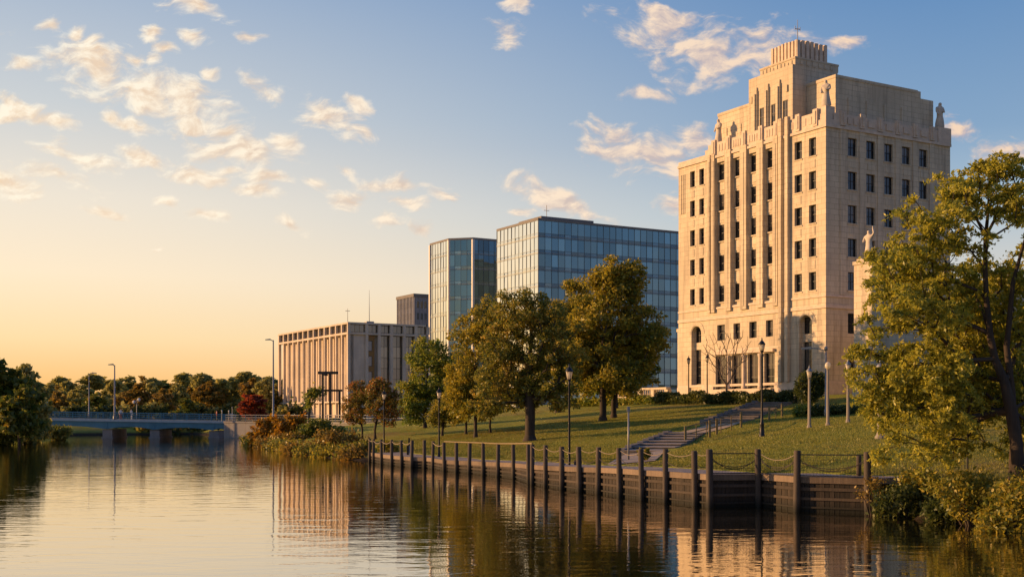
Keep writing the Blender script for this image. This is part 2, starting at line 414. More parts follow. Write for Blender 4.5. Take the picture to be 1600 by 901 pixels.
def ground(s, t):
    s = np.asarray(s, float); t = np.asarray(t, float)
    x, y = xy(s, t)
    d = s - s0(t)                                     # inland distance, right bank
    zd = deck_z(t)
    cap = 2.6 + 3.8 * sm(t, -125, -82)
    slope = .098 * (.35 + .65 * sm(t, -112, -80))
    di = np.where(t < -34, s - np.minimum(s0(t), 3.6), d)
    built = sm(t, T_B0 - 3, T_B0 + .5) * (1 - sm(t, T_B1 + .3, T_B1 + 2.5))
    zb = np.where(d < 1.2, -1.5, np.where(d < 2.6, -1.5 + (zd + 1.3) * (d - 1.2) / 1.4, 0))
    lawn = zd + .02 + slope * np.maximum(di - 2.6, 0) + und(x, y) * sm(d, 3, 9)
    zbuilt = np.where(d < 2.6, np.minimum(zb, lawn), lawn)
    nat = np.where(d < 0, -1.5 * np.clip(-d / 3, 0, 1), (zd + .0) * sm(d, -.6, 3.2)) + slope * np.maximum(di - 2.6, 0) * sm(d, 0, 8) + und(x, y) * sm(d, 2, 9)
    z = zbuilt * built + nat * (1 - built)
    # soft cap
    k = .8
    z = np.where(z > cap - k, cap - k + k * (1 - np.exp(-(z - cap + k) / k)), z)
    dl = sL(t) - s                                    # inland on the left bank
    zl = np.where(dl < 0, -1.5 * np.clip(-dl / 3, 0, 1), 1.6 * (1 - np.exp(-dl / 3)) + und(x, y) * sm(dl, 1, 8))
    zf = np.interp(-t - 165, [0, 3, 8, 400], [-1.5, 0, 1.6, 2.2])       # the river turns behind the bridge
    mid = np.where((d < 0) & (dl < 0), np.maximum(np.maximum(zl, z), np.where(t < -165, zf, -1.5)), np.where(d >= 0, z, zl))
    return mid
def gz(x, y):
    s, t = st(x, y); return float(ground(s, t))
def hit(px, py):
    """where the picture ray through px,py meets the ground"""
    D = 30.0
    while D < 400:
        p = P(px, py, D)
        if p.z <= gz(p.x, p.y): return Vector((p.x, p.y, gz(p.x, p.y)))
        D += .25
    return P(px, py, 400)

def axis(pts):
    out = []
    for a, b, d in pts: out += list(np.arange(a, b - 1e-6, d))
    return np.array(sorted(set(np.round(out, 3))))
sv = axis([(-900, -200, 50), (-200, -60, 10), (-60, -4, 4), (-4, -1.2, .7), (-1.2, 4, .4), (4, 16, 1), (16, 70, 2), (70, 200, 10), (200, 1500, 60)])
tv = axis([(-1500, -300, 60), (-300, -170, 6), (-170, -120, 3), (-120, -36, 2), (-36, 50, 1), (50, 120, 6), (120, 600, 40)])
TT, SS = np.meshgrid(tv, sv, indexing='ij')
fade = np.clip(1 - np.abs(SS) / 250, 0, 1)
SW = SS + s0(TT) * fade
X, Y = xy(SW, TT); Z = ground(SW, TT)
nv = X.size; ni, nj = X.shape
me = bpy.data.meshes.new('ground')
idx = np.arange(nv).reshape(ni, nj)
q = np.stack([idx[:-1, :-1], idx[1:, :-1], idx[1:, 1:], idx[:-1, 1:]], -1).reshape(-1, 4)
me.from_pydata(np.stack([X.ravel(), Y.ravel(), Z.ravel()], -1).tolist(), [], q.tolist())
me.polygons.foreach_set('use_smooth', [True] * len(q)); me.update()
tag(obj('ground', me, M['ground']), 'grassy riverbank ground and lawn sloping up from the water', kind='structure')
mb = MB(); mb.add([(-400, -80, 0), (200, -80, 0), (200, 330, 0), (-400, 330, 0)], [(0, 1, 2, 3)])
tag(obj('water', mb, M['water']), 'calm river reflecting the evening sky', kind='structure')

# ------------------------------------------------------------------ bulkhead, boardwalk, piles, ropes
def offs(i, d):
    """point d metres inland of pile i, perpendicular to the local bank line"""
    a = PP[max(0, i - 1)]; b = PP[min(len(PP) - 1, i + 1)]
    return Vector((PP[i].x + N_[0] * d, PP[i].y + N_[1] * d, 0))
DZ = [float(deck_z(q[1])) for q in PST]
nP = len(PP)
# the boardwalk: one strip from the cap beam to the lawn edge
mb = MB()
W = 3.0
for i in range(nP - 1):
    a0, a1 = offs(i, .12), offs(i + 1, .12); b0, b1 = offs(i, W), offs(i + 1, W)
    za, zb = DZ[i], DZ[i + 1]
    vs = [(a0.x, a0.y, za), (a1.x, a1.y, zb), (b1.x, b1.y, zb + .02), (b0.x, b0.y, za + .02)]
    lo = [(x, y, z - .22) for x, y, z in vs]
    mb.add(vs + lo, [(0, 1, 2, 3), (0, 4, 5, 1), (2, 6, 7, 3)] + ([(3, 7, 4, 0)] if i == 0 else []) + ([(1, 5, 6, 2)] if i == nP - 2 else []))
tag(obj('boardwalk', mb, M['deck']), 'narrow paved boardwalk along the timber river wall', kind='structure')
bw = thing('river_wall', 'dark timber plank river wall with a pale cap beam below the boardwalk', 'river wall', (PP[16].x, PP[16].y, 0))
inv = -Vector((PP[16].x, PP[16].y, 0))
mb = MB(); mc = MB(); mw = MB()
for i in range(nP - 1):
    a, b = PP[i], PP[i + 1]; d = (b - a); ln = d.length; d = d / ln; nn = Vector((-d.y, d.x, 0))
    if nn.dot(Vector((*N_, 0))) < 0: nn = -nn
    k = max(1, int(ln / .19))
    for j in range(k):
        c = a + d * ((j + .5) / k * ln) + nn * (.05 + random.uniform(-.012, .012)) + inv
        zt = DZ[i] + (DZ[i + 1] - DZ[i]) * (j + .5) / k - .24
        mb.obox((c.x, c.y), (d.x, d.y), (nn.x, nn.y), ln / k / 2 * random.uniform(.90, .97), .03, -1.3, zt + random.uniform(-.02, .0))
    # backing sheet so no gap shows daylight
    p = [a + nn * .09 + inv, b + nn * .09 + inv, b + nn * .16 + inv, a + nn * .16 + inv]
    mb.prism([(x.x, x.y) for x in p], -1.4, [DZ[i] - .25, DZ[i + 1] - .25, DZ[i + 1] - .25, DZ[i] - .25])
    p = [a - nn * .06 + inv, b - nn * .06 + inv, b + nn * .115 + inv, a + nn * .115 + inv]
    zz = [DZ[i], DZ[i + 1], DZ[i + 1], DZ[i]]
    mc.prism([(x.x, x.y) for x in p], [z - .22 for z in zz], [z + .035 for z in zz])
    for fz, h in ((.62, .13), (.34, .11), (.10, .07)):
        p = [a - nn * .055 + inv, b - nn * .055 + inv, b + nn * .015 + inv, a + nn * .015 + inv]
        mw.prism([(x.x, x.y) for x in p], [z * fz for z in zz], [z * fz + h for z in zz])
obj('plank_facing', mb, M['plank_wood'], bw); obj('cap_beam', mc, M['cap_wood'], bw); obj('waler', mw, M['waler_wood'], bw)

def pile_mesh(h, r, name='mooring_pile'):
    m = MB(); prof = [(r * 1.06, -1.2), (r * 1.03, 0), (r, h * .5), (r * .97, h - .05), (r * .86, h)]
    m.lathe(prof, 9, phase=random.random())
    return m
pile_labels = {0: 'far end timber pile standing where the river wall begins beside ochre bushes', 1: 'timber pile almost touching the far end pile of the river wall',
    5: 'timber pile at the near side of the small inset bay in the wall', 6: 'timber pile standing back inside the inset bay of the wall',
    13: 'timber pile just before the jog in the wall', 14: 'twin timber pile at the jog of the wall, farther of the two', 15: 'twin timber pile at the jog of the wall, nearer of the two',
    23: 'timber pile at the wall corner where the rope fence meets wire mesh', 24: 'timber pile close beside the wall corner pile, nearer the camera',
    25: 'timber pile between two wire mesh railing bays on the near wall', 26: 'nearest and tallest timber pile with its foot in the water',
    27: 'timber end post with leaves of the big tree against its top'}
ordn = ['first', 'second', 'third', 'fourth', 'fifth', 'sixth', 'seventh', 'eighth', 'ninth', 'tenth', 'eleventh', 'twelfth', 'thirteenth']
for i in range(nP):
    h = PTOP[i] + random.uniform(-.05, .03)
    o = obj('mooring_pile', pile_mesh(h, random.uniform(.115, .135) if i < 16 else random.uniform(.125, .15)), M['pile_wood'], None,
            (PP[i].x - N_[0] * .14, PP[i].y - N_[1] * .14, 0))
    o.rotation_euler = (RAD(random.uniform(-1.4, 1.4)), RAD(random.uniform(-1.4, 1.4)), 0)
    if i in pile_labels: lb = pile_labels[i]
    elif i < 5: lb = f'dark timber pile, {ordn[i-2]} one after the close pair at the far wall end'
    elif i < 13: lb = f'dark timber pile, {ordn[i-7]} one nearer than the inset bay'
    else: lb = f'dark timber pile with a sagging rope, {ordn[i-16]} one after the twin piles'
    tag(o, lb, 'pile', 'timber piles along the river wall')
def top_at(i, dz=.12): return Vector((PP[i].x - N_[0] * .14, PP[i].y - N_[1] * .14, PTOP[i] - dz))
def rope_mesh(a, b, sag, r=.02, n=12):
    m = MB(); pts = []
    for k in range(n + 1):
        u = k / n; p = a.lerp(b, u); p.z -= sag * 4 * u * (1 - u); pts.append(p)
    m.tube(pts, r, 6); return m
for i in [0, 1, 2, 3, 4, 7]:
    o = obj('rope', rope_mesh(top_at(i), top_at(i + 1), .22 if i else .08, .028), M['rope'])
    tag(o, {0: 'short tan rope between the close pair of piles at the far wall end', 7: 'sagging tan rope just before the straight handrail starts'}.get(
        i, f'sagging tan rope, {ordn[i-1]} span from the far end pair of piles'), 'rope', 'ropes slung between the piles')
near = list(range(15, 24)) + [25]
for i in near:
    sg = .18 + .02 * (i % 3) if i < 23 else (.14 if i == 23 else .3)
    o = obj('rope', rope_mesh(top_at(i), top_at(i + 1), sg, .017), M['rope'])
    tag(o, {23: 'short pale rope between the two close piles at the wall corner', 25: 'deep sagging pale rope beside the nearest pile'}.get(
        i, f'sagging pale rope, {ordn[i-15]} span after the twin piles'), 'rope', 'ropes slung between the piles')
# the straight sunlit handrail from pile 8 to the jog
hr = MB(); pts = [top_at(i, .02) for i in range(8, 16)]
hr.tube([p + Vector((0, 0, .05)) for p in pts], .045, 8)
tag(obj('handrail', hr, M['rail_wood']), 'straight sunlit timber handrail along the tops of the middle piles', 'handrail')
# lower chains and wire railing
for i in list(range(15, 24)):
    a, b = top_at(i, PTOP[i] - DZ[i] - .55), top_at(i + 1, PTOP[i + 1] - DZ[i + 1] - .55)
    o = obj('chain', rope_mesh(a, b, .3, .016), M['chain'])
    tag(o, f'thin dark chain hanging low above the deck, {ordn[i-15]} span after the twin piles', 'chain', 'low chains between the near piles')
rl = {24: 'black wire railing bay just right of the two close corner piles', 25: 'black wire railing bay under the deep sagging rope',
      26: 'black wire railing bay next to the end post and bush'}
ends = {24: (24, 25), 25: (25, 26), 26: (26, 27)}
for i, (ia, ib) in ends.items():
    t = thing('wire_railing', rl[i], 'railing', tuple(PP[ia]), 0, 'wire railing bays on the near wall')
    a, b = top_at(ia, .16) - PP[ia], top_at(ib, .16) - PP[ia]
    lo_a, lo_b = Vector((a.x, a.y, DZ[ia] + .08)), Vector((b.x, b.y, DZ[ib] + .08))
    if i != 25:
        m = MB(); m.tube([a, b], .022, 6); obj('top_rail', m, M['black_metal'], t)
    m = MB()
    n = int((b - a).length / .13)
    for k in range(1, n):
        u = k / n; p0 = lo_a.lerp(lo_b, u); p1 = a.lerp(b, u)
        if i == 25: p1.z -= .28 * 4 * u * (1 - u)
        m.tube([p0, p1], .005, 4, False)
    for fz in (.25, .5, .75):
        m.tube([lo_a.lerp(a, fz), lo_b.lerp(b, fz)], .005, 4, False)
    obj('wire_mesh', m, M['black_metal'], t)
    for sg, zz in ((.32, .25), (.55, .12)):
        m = rope_mesh(a - Vector((0, 0, zz)), b - Vector((0, 0, zz)), sg, .016); obj('chain', m, M['chain'], t)
    m = MB(); m.tube([lo_a, lo_b], .025, 6); obj('bottom_rail', m, M['black_metal'], t)
# railing beyond the end post, going inland on the lawn
t = thing('wire_railing', 'black wire railing on the grass running right from the end post', 'railing', tuple(PP[27]), 0, 'wire railing bays on the near wall')
a = top_at(27, .16) - PP[27]; b = Vector((4.2, .9, a.z + .05)); zg = 1.32
m = MB(); m.tube([a, b], .02, 6); obj('top_rail', m, M['black_metal'], t)
m = MB()
for k in range(1, 32):
    p1 = a.lerp(b, k / 32); m.tube([(p1.x, p1.y, zg), p1], .006, 4, False)
m.tube([(a.x, a.y, zg + .1), (b.x, b.y, zg + .1)], .012, 4)
obj('wire_mesh', m, M['black_metal'], t)
m = MB(); m.tube([(b.x, b.y, zg - .3), (b.x, b.y, b.z + .05)], .04, 8); obj('post', m, M['black_metal'], t)
p = P(1342, 720, 49.2)
m = MB(); m.lathe([(.11, -.6), (.11, .95), (.085, 1.0)], 8)
tag(obj('short_post', m, M['pile_wood'], None, (p.x, p.y, gz(p.x, p.y) + .3)), 'leafy short timber post behind the wire railing near the end post', 'post')

# ------------------------------------------------------------------ stairs and paths up the lawn
def stair_flight(name, label, A, B, width, n, wall=True):
    A, B = Vector(A), Vector(B); d = (B - A); d2 = Vector((d.x, d.y, 0)); ln = d2.length; d2 /= ln; r2 = Vector((d2.y, -d2.x, 0))
    t = thing(name, label, 'stairs', tuple(A), 0, 'stone stairs on the lawn')
    for k in range(n):
        m = MB()
        a = d2 * (ln * k / n); b = d2 * (ln * (k + 1) / n); zt = d.z * (k + 1) / n
        pts = [a - r2 * width / 2, a + r2 * width / 2, b + r2 * width / 2, b - r2 * width / 2]
        m.prism([(p.x, p.y) for p in pts], -.7 + d.z * k / n, zt - .06)
        e = a - d2 * .09; w2 = width / 2 + .02; pts = [e - r2 * w2, e + r2 * w2, b + r2 * w2, b - r2 * w2]
        so_ = obj('step', m, M['riser_stone_shaded'], t)
        m = MB(); m.prism([(p.x, p.y) for p in pts], zt - .058, zt); obj('tread', m, M['step_stone'], so_)
    if wall:
        for sgn in (-1,):
            m = MB()
            kk = n + 2
            for k in range(kk):
                a = d2 * (ln * k / kk) + r2 * sgn * (width / 2 + .22); b = d2 * (ln * (k + .97) / kk) + r2 * sgn * (width / 2 + .22)
                zz = d.z * (k + 1) / kk + .12 + random.uniform(-.04, .05)
                pts = [a - r2 * .2, a + r2 * .2, b + r2 * .2, b - r2 * .2]
                m.prism([(p.x, p.y) for p in pts], -.8 + d.z * k / kk, zz)
            obj('edging_wall', m, M['grey_concrete'], t)
    return t
h1, h2 = hit(1010, 707), hit(1078, 677)
stair_flight('stairs', 'lower flight of shallow stone steps rising from the boardwalk', h1 + Vector((0, 0, .02)), h2 + Vector((0, 0, .12)), 2.6, 7)
h3, h4 = hit(1133, 661.5), hit(1212, 632)
stair_flight('stairs', 'upper flight of stone steps below the building hedge', h3 + Vector((0, 0, .05)), h4 + Vector((0, 0, .25)), 3.4, 13)
def strip(name, pts, w, mat, lift=.03, label=None):
    m = MB(); pts = [Vector(p) for p in pts]; prev = None
    sub = []
    for a, b in zip(pts[:-1], pts[1:]):
        k = max(2, int((b - a).length / .8)); sub += [a.lerp(b, j / k) for j in range(k)]
    sub.append(pts[-1])
    rows = []
    for i, p in enumerate(sub):
        d = sub[min(i + 1, len(sub) - 1)] - sub[max(0, i - 1)]; r = Vector((d.y, -d.x, 0)).normalized()
        rows.append([(q.x, q.y, gz(q.x, q.y) + lift) for q in [p + r * (w * (j / 6 - .5)) for j in range(7)]])
    vs = [v for r in rows for v in r]
    m.add(vs, [(i * 7 + j, i * 7 + j + 1, (i + 1) * 7 + j + 1, (i + 1) * 7 + j) for i in range(len(rows) - 1) for j in range(6)], True)
    return tag(obj(name, m, mat), label, kind='structure')
strip('path', [h2, hit(1105, 671), h3], 3.0, M['sand_path'], .05, 'sandy landing between the two stair flights')
strip('path', [h4, hit(1240, 623), hit(1275, 618)], 2.2, M['step_stone'], .05, 'paved path from the upper steps to the building')
strip('path', [hit(985, 724), hit(1000, 713), h1], 2.6, M['step_stone'], .045, 'short paved path from boardwalk to the lower steps')
def rail(label, A, B, h, nmid, wood=True):
    t = thing('stair_railing', label, 'railing', tuple(A), 0, 'wooden railings beside the stairs'); B = B - A
    for u in [0, 1]:
        p = B * u; m = MB(); m.box(p.x - .075, p.x + .075, p.y - .075, p.y + .075, p.z - .3, p.z + h); obj('post', m, M['rail_wood'], t)
    for k in range(1, nmid + 1):
        p = B * (k / (nmid + 1)); m = MB(); m.box(p.x - .03, p.x + .03, p.y - .03, p.y + .03, p.z - .2, p.z + h - .08); obj('baluster', m, M['rail_wood'], t)
    for zz in (h - .06, h * .5):
        m = MB(); m.tube([(0, 0, zz), (B.x, B.y, B.z + zz)], .035, 6); obj('rail_bar', m, M['rail_wood'], t)
rail('yellowish wooden stair railing with a tall post at the head of the lower steps', hit(1071, 692), hit(1120, 678), 1.15, 2)
rail('wooden railing with tall sunlit post beside the sandy landing', hit(1109, 683), hit(1158, 668), 1.2, 2)
rail('brown wooden railing beside the upper stone steps', hit(1202, 657), hit(1222, 651), 1.15, 1)
# low curved stone kerb wall at the head of the stairs
m = MB(); A, B = hit(1205, 627), hit(1262, 618)
r = Vector((B.y - A.y, A.x - B.x, 0)).normalized() * .25
for k in range(9):
    a, b = A.lerp(B, k / 9), A.lerp(B, (k + .97) / 9)
    z0, z1 = gz(a.x, a.y), gz(b.x, b.y)
    m.prism([(p.x, p.y) for p in (a - r, a + r, b + r, b - r)], z0 - .5, z0 + .55 + random.uniform(-.03, .03))
tag(obj('stone_kerb', m, M['limestone_carved']), 'low pale stone kerb wall curving up beside the hedge to the building', 'kerb wall')

# ------------------------------------------------------------------ foliage tools
def unit(n):
    v = RNG.normal(size=(n, 3)); return v / np.linalg.norm(v, axis=1)[:, None]
def leaf_quads(cen, size, up=.5, aspect=.55):
    n = len(cen); nrm = unit(n) + np.array((0, 0, up)); nrm /= np.linalg.norm(nrm, axis=1)[:, None]
    t = np.cross(nrm, unit(n)); t /= np.linalg.norm(t, axis=1)[:, None] + 1e-9
    b = np.cross(nrm, t)
    s = (size * RNG.uniform(.65, 1.35, n))[:, None]
    bend = nrm * s * .18
    v = np.stack([cen - t * s, cen + b * s * aspect + bend, cen + t * s, cen - b * s * aspect + bend], 1)
    return v.reshape(-1, 3)
def in_lobes(lobes, n, shell=.45):
    w = np.array([l[3] * l[4] * l[5] for l in lobes]) ** .75; w /= w.sum()
    k = RNG.choice(len(lobes), n, p=w); Lb = np.array(lobes)[k]
    r = (shell + (1 - shell) * RNG.uniform(0, 1, n) ** .7)[:, None]
    return Lb[:, :3] + unit(n) * r * Lb[:, 3:6]
def skeleton(trunk, clusters, alpha=.45, jit=.12):
    """trunk: list of points; clusters: (n,3). returns nodes, parents"""
    nodes = [np.array(p, float) for p in trunk]; par = [-1] + list(range(len(trunk) - 1)); plen = [0.0]
    for i in range(1, len(trunk)): plen.append(plen[-1] + np.linalg.norm(nodes[i] - nodes[i - 1]))
    start = max(1, len(trunk) // 3)
    order = np.argsort(np.linalg.norm(clusters - nodes[start], axis=1)); ends = []
    for ci in order:
        c = clusters[ci]; A = np.array(nodes[start:]); pl = np.array(plen[start:])
        dv = c - A; dd = np.linalg.norm(dv, axis=1)
        cost = dd + alpha * pl + np.where(dv[:, 2] < -.15 * dd, .5 * dd, 0)
        j = int(np.argmin(cost)) + start; p0 = nodes[j]; ln = np.linalg.norm(c - p0)
        k = max(1, min(4, int(ln / .7))); prev = j
        for q in range(1, k + 1):
            u = q / k; p = p0 + (c - p0) * u
            if q < k: p = p + RNG.normal(size=3) * jit * ln / 3 + np.array((0, 0, .10 * ln * math.sin(math.pi * u)))
            nodes.append(p); par.append(prev); plen.append(plen[prev] + ln / k); prev = len(nodes) - 1
        ends.append(prev)
    return nodes, par, ends
def limbs_mesh(nodes, par, ends, r_tip, r_base, power=.5, sides=6, min_r=0):
    n = len(nodes); cnt = np.zeros(n)
    for e in ends: cnt[e] += 1
    for i in range(n - 1, 0, -1): cnt[par[i]] += cnt[i]
    tot = max(1, cnt[0]); rad = r_tip + (r_base - r_tip) * (cnt / tot) ** power
    m = MB(); kids = {}
    for i in range(1, n): kids.setdefault(par[i], []).append(i)
    stack = [(0, [0])]; done = []
    while stack:
        i, chain = stack.pop()
        ks = sorted(kids.get(i, []), key=lambda k: -cnt[k])
        if not ks: done.append(chain); continue
        stack.append((ks[0], chain + [ks[0]]))
        for k in ks[1:]: stack.append((k, [i, k]))
    for ch in done:
        rr = [rad[c] for c in ch]
        if len(ch) > 1: rr[0] = min(rr[0], rr[1] * 1.25) if ch[0] != 0 else rr[0]
        if max(rr) < min_r: continue
        m.tube([nodes[c] for c in ch], rr, sides if rr[0] > .06 else 4, False)
    return m
def plant_tree(name, label, base, lobes, leaf, bark='bark', nclus=90, nleaf=70, lsize=.2, cr=.7, trunk_r=.22, group=None, fork=.35, lean=(0, 0), trunk=None, cat='tree', min_r=0, flat=.7):
    t = thing(name, label, cat, tuple(base), 0, group)
    lob = [tuple(l) for l in lobes]
    top = max(l[2] + l[5] * .55 for l in lob); cxy = np.average(np.array(lob)[:, :2], axis=0, weights=[l[3] ** 2 for l in lob])
    lowest = min(l[2] - l[5] for l in lob)
    if trunk is None:
        nt_ = 9; trunk = []
        for i in range(nt_):
            u = i / (nt_ - 1); w = max(0, u - .25) / .75
            trunk.append((cxy[0] * w * .8 + lean[0] * u + random.uniform(-.06, .06) * u * 2, cxy[1] * w * .8 + random.uniform(-.06, .06) * u * 2, -.25 + (top * .82 + .25) * u))
    clus = in_lobes(lob, nclus)
    nodes, par, ends = skeleton(trunk, clus)
    m = limbs_mesh(nodes, par, ends, .012, trunk_r, .5, 7, min_r)
    # root flare
    m.tube([(0, 0, -.3), (0, 0, .02), (trunk[1][0] * .25, trunk[1][1] * .25, .45)], [trunk_r * 1.9, trunk_r * 1.45, trunk_r * 1.02], 9, False)
    obj('trunk', m, M[bark], t)
    cs = RNG.uniform(.55, 1.3, len(clus))
    rep = np.repeat(np.arange(len(clus)), (nleaf * cs ** 2).astype(int))
    rr = RNG.uniform(0, 1, len(rep)) ** .5
    cen = clus[rep] + unit(len(rep)) * (rr * cr * cs[rep])[:, None] * np.array((1, 1, flat))
    me = np_mesh('crown', leaf_quads(cen, lsize), 4)
    obj('crown', me, M[leaf], t)
    return t
def px_lobes(base, lobes, depth=1.0):
    D = base.y; out = []
    for (cx, cy, rx, ry) in lobes:
        k = D / F
        out.append(((cx - CX) * k - base.x, random.uniform(-.5, .5) * depth * rx * k, CAMZ + (HY - cy) * k - base.z, rx * k * 1.0, rx * k * depth, ry * k * 1.0))
    return out

# ------------------------------------------------------------------ lawn trees
lawn = [
    ('tree', 'small autumn tree, orange brown and green, at the far left of the lawn trees', (566, 686), [(560, 632, 24, 36), (572, 615, 18, 22), (548, 640, 14, 20)], 'leaf_autumn', 70, 60, .17, .6, .10),
    ('tree', 'small rusty tree with a forked trunk behind the far lamp post', (586, 686), [(598, 627, 26, 36), (588, 610, 18, 20), (612, 640, 14, 26)], 'leaf_autumn', 80, 60, .17, .6, .12),
    ('tree', 'dark green tree left of the wide lawn trees, in front of the glass tower', (664, 668), [(668, 590, 40, 60), (645, 625, 24, 38), (695, 600, 26, 50), (672, 548, 26, 22)], 'leaf_green', 120, 80, .26, 1.0, .2),
    ('tree', 'shadowed olive tree with dark trunk just behind the second far lamp', (691, 681), [(705, 640, 26, 24), (684, 648, 18, 18)], 'leaf_olive', 60, 60, .2, .7, .12),
    ('tree', 'golden green tree with sunlit left edge, beside the big forked oak', (743, 683), [(738, 560, 42, 70), (722, 600, 30, 52), (765, 510, 34, 44), (745, 625, 36, 34)], 'leaf_yellow', 150, 80, .23, .85, .16),
    ('tree', 'slim trunked tree left of the golden green tree, low yellowish crown', (728, 678), [(716, 628, 24, 34), (712, 600, 16, 24)], 'leaf_yellow', 70, 60, .2, .7, .11),
    ('tree', 'slim tree standing between the golden tree and the big oak', (766, 676), [(772, 610, 24, 44)], 'leaf_olive', 60, 60, .22, .75, .10),
    ('oak_tree', 'big spreading oak with thick dark forked trunk in the middle of the lawn', (828, 688), [(830, 545, 58, 78), (790, 590, 46, 56), (870, 580, 40, 64), (815, 488, 42, 36), (850, 500, 36, 40), (760, 620, 26, 32), (885, 620, 26, 28), (892, 545, 26, 48), (780, 545, 30, 44), (835, 610, 50, 26)], 'leaf_olive', 260, 85, .2, .75, .42),
    ('tree', 'dark tree with stout trunk half hidden behind the big oak', (872, 644), [(868, 530, 34, 64), (884, 580, 28, 46), (895, 515, 30, 56), (905, 560, 28, 50), (902, 470, 24, 34)], 'leaf_yellow', 190, 70, .3, 1.1, .3),
    ('tree', 'tallest lawn tree, golden green, in front of the wide glass office block', (942, 642), [(960, 490, 56, 74), (925, 535, 38, 62), (1000, 515, 36, 60), (955, 440, 34, 34), (985, 432, 22, 26), (1010, 575, 26, 34), (915, 590, 28, 30), (965, 590, 44, 30), (900, 560, 26, 40), (1022, 540, 24, 34), (908, 505, 22, 44)], 'leaf_yellow', 260, 85, .28, 1.05, .34),
    ('tree', 'dark green tree close behind the tallest lawn tree beside a lamp', (959, 632), [(985, 560, 44, 48), (940, 585, 34, 34)], 'leaf_green', 110, 70, .34, 1.2, .28),
    ('tree', 'small dark green tree behind the pale concrete lamp posts', (1265, 636), [(1261, 606, 15, 26), (1277, 600, 13, 22)], 'leaf_dark', 70, 60, .2, .7, .12),
]
for nm, lb, (bx, by), lobes, leaf, nc, nl, ls, cr, tr in lawn:
    b = hit(bx, by) if bx not in (942, 959) else (lambda D_: Vector(((bx - CX) / F * D_, D_, gz((bx - CX) / F * D_, D_))))(116 if bx == 942 else 120)
    plant_tree(nm, lb, b, px_lobes(b, lobes), leaf, nclus=int(nc * 1.85), nleaf=int(nl * .95), lsize=ls * .60, cr=cr * .80, trunk_r=tr, group='trees on the sloping lawn')
# bare tree in front of the building
b = P(1135, 618, 128); b.z = gz(b.x, b.y)
t = thing('bare_tree', 'leafless young tree in front of the stone building entrance', 'tree', tuple(b))
k = 128 / F
lob = [(0, 0, (645 - 545) * k + 4 - b.z, 42 * k, 34 * k, 42 * k)]
cl = in_lobes(lob, 120, .4); cl = cl[cl[:, 2] > 3.4]
nodes, par, ends = skeleton([(0, 0, -.3), (0, 0, .8), (.03, 0, 2.0), (0, 0, 3.0), (.05, 0, 4.0), (0, .1, 5.5)], cl, .7, .05)
obj('trunk', limbs_mesh(nodes, par, ends, .013, .12, .5, 6), M['bark_pale'], t)

# big foreground tree on the right
b = Vector((18.05, 42.0, 0)); b.z = gz(b.x, b.y)
D = b.y; k = D / F
def loc6(px, py, dy=0): return ((px - CX) * k - b.x, dy, CAMZ + (HY - py) * k - b.z)
tr6 = [loc6(1592, 775), loc6(1592, 740), loc6(1588, 690), loc6(1582, 640, .1), loc6(1572, 595, .15), loc6(1558, 560, .2), loc6(1550, 520, .2), loc6(1545, 470, .2), loc6(1541, 420, .1), loc6(1540, 370, 0), loc6(1545, 320, 0)]
lob6 = [(1450, 330, 60, 46), (1530, 300, 60, 48), (1600, 320, 60, 60), (1400, 395, 52, 44), (1490, 400, 60, 50), (1385, 480, 52, 52), (1450, 500, 60, 50), (1360, 545, 34, 44), (1430, 580, 66, 48), (1385, 640, 44, 44),
        (1470, 640, 66, 46), (1540, 500, 40, 60), (1625, 450, 60, 90), (1620, 600, 60, 80), (1545, 620, 50, 60), (1395, 700, 30, 34), (1520, 690, 60, 46), (1450, 700, 34, 34), (1660, 700, 60, 60), (1425, 440, 60, 50), (1440, 580, 66, 56), (1520, 450, 56, 60), (1530, 560, 56, 56), (1580, 520, 50, 60), (1598, 430, 50, 60), (1600, 590, 50, 60), (1560, 480, 40, 50), (1500, 620, 60, 44), (1375, 610, 44, 60), (1560, 265, 36, 22), (1500, 300, 30, 30)]
lb6 = []
for (cx, cy, rx, ry) in lob6:
    p = loc6(cx, cy, random.uniform(1.3, 2.8) if cx > 1490 and cy > 380 else random.uniform(-1.2, .8)); lb6.append((p[0], p[1], p[2], rx * k, rx * k * 1.15 + .35, ry * k))
t6 = thing('tree', 'big feathery yellow green tree leaning over the water on the near bank', 'tree', tuple(b))
cl = in_lobes(lb6, 1080, .25)
nodes, par, ends = skeleton(tr6, cl, .38, .10)
m = limbs_mesh(nodes, par, ends, .007, .235, .5, 8)
m.tube([(tr6[0][0], 0, -.5), (tr6[0][0], 0, .0), (tr6[1][0], 0, .5)], [.48, .36, .25], 10, False)
# second stem leaning right behind the first
m.tube([loc6(1594, 770, .6), loc6(1596, 690, .6), loc6(1592, 610, .6), loc6(1584, 540, .6), loc6(1592, 440, .5), loc6(1612, 360, .4)], [.20, .15, .13, .11, .08, .04], 7, False)
obj('trunk', m, M['bark'], t6)
# leaf sprays: leaflets set along short twigs
ns = 9
cen = []; 
for c in cl:
    d = unit(ns) * np.array((1, 1, .5)) + np.array((0, 0, -.12)); ln = RNG.uniform(.28, .62, ns)
    for j in range(ns):
        q = 11; u = RNG.uniform(.15, 1, q)[:, None]
        cen.append(c + d[j] * ln[j] * u + np.array((0, 0, -.22)) * (u ** 2) * ln[j] + RNG.normal(size=(q, 3)) * .045)
cen = np.concatenate(cen)
obj('crown', np_mesh('crown', leaf_quads(cen, .080, .3, .42), 4), M['leaf_bright'], t6)

# orange tree farther back behind the big tree
b = hit(1535, 640); 
plant_tree('tree', 'yellow leaved tree on the lawn seen through the big near tree', b, px_lobes(b, [(1525, 530, 60, 70), (1500, 590, 60, 46), (1585, 560, 60, 70), (1560, 470, 50, 50)]), 'leaf_yellow', nclus=130, nleaf=70, lsize=.24, cr=.9, trunk_r=.25)

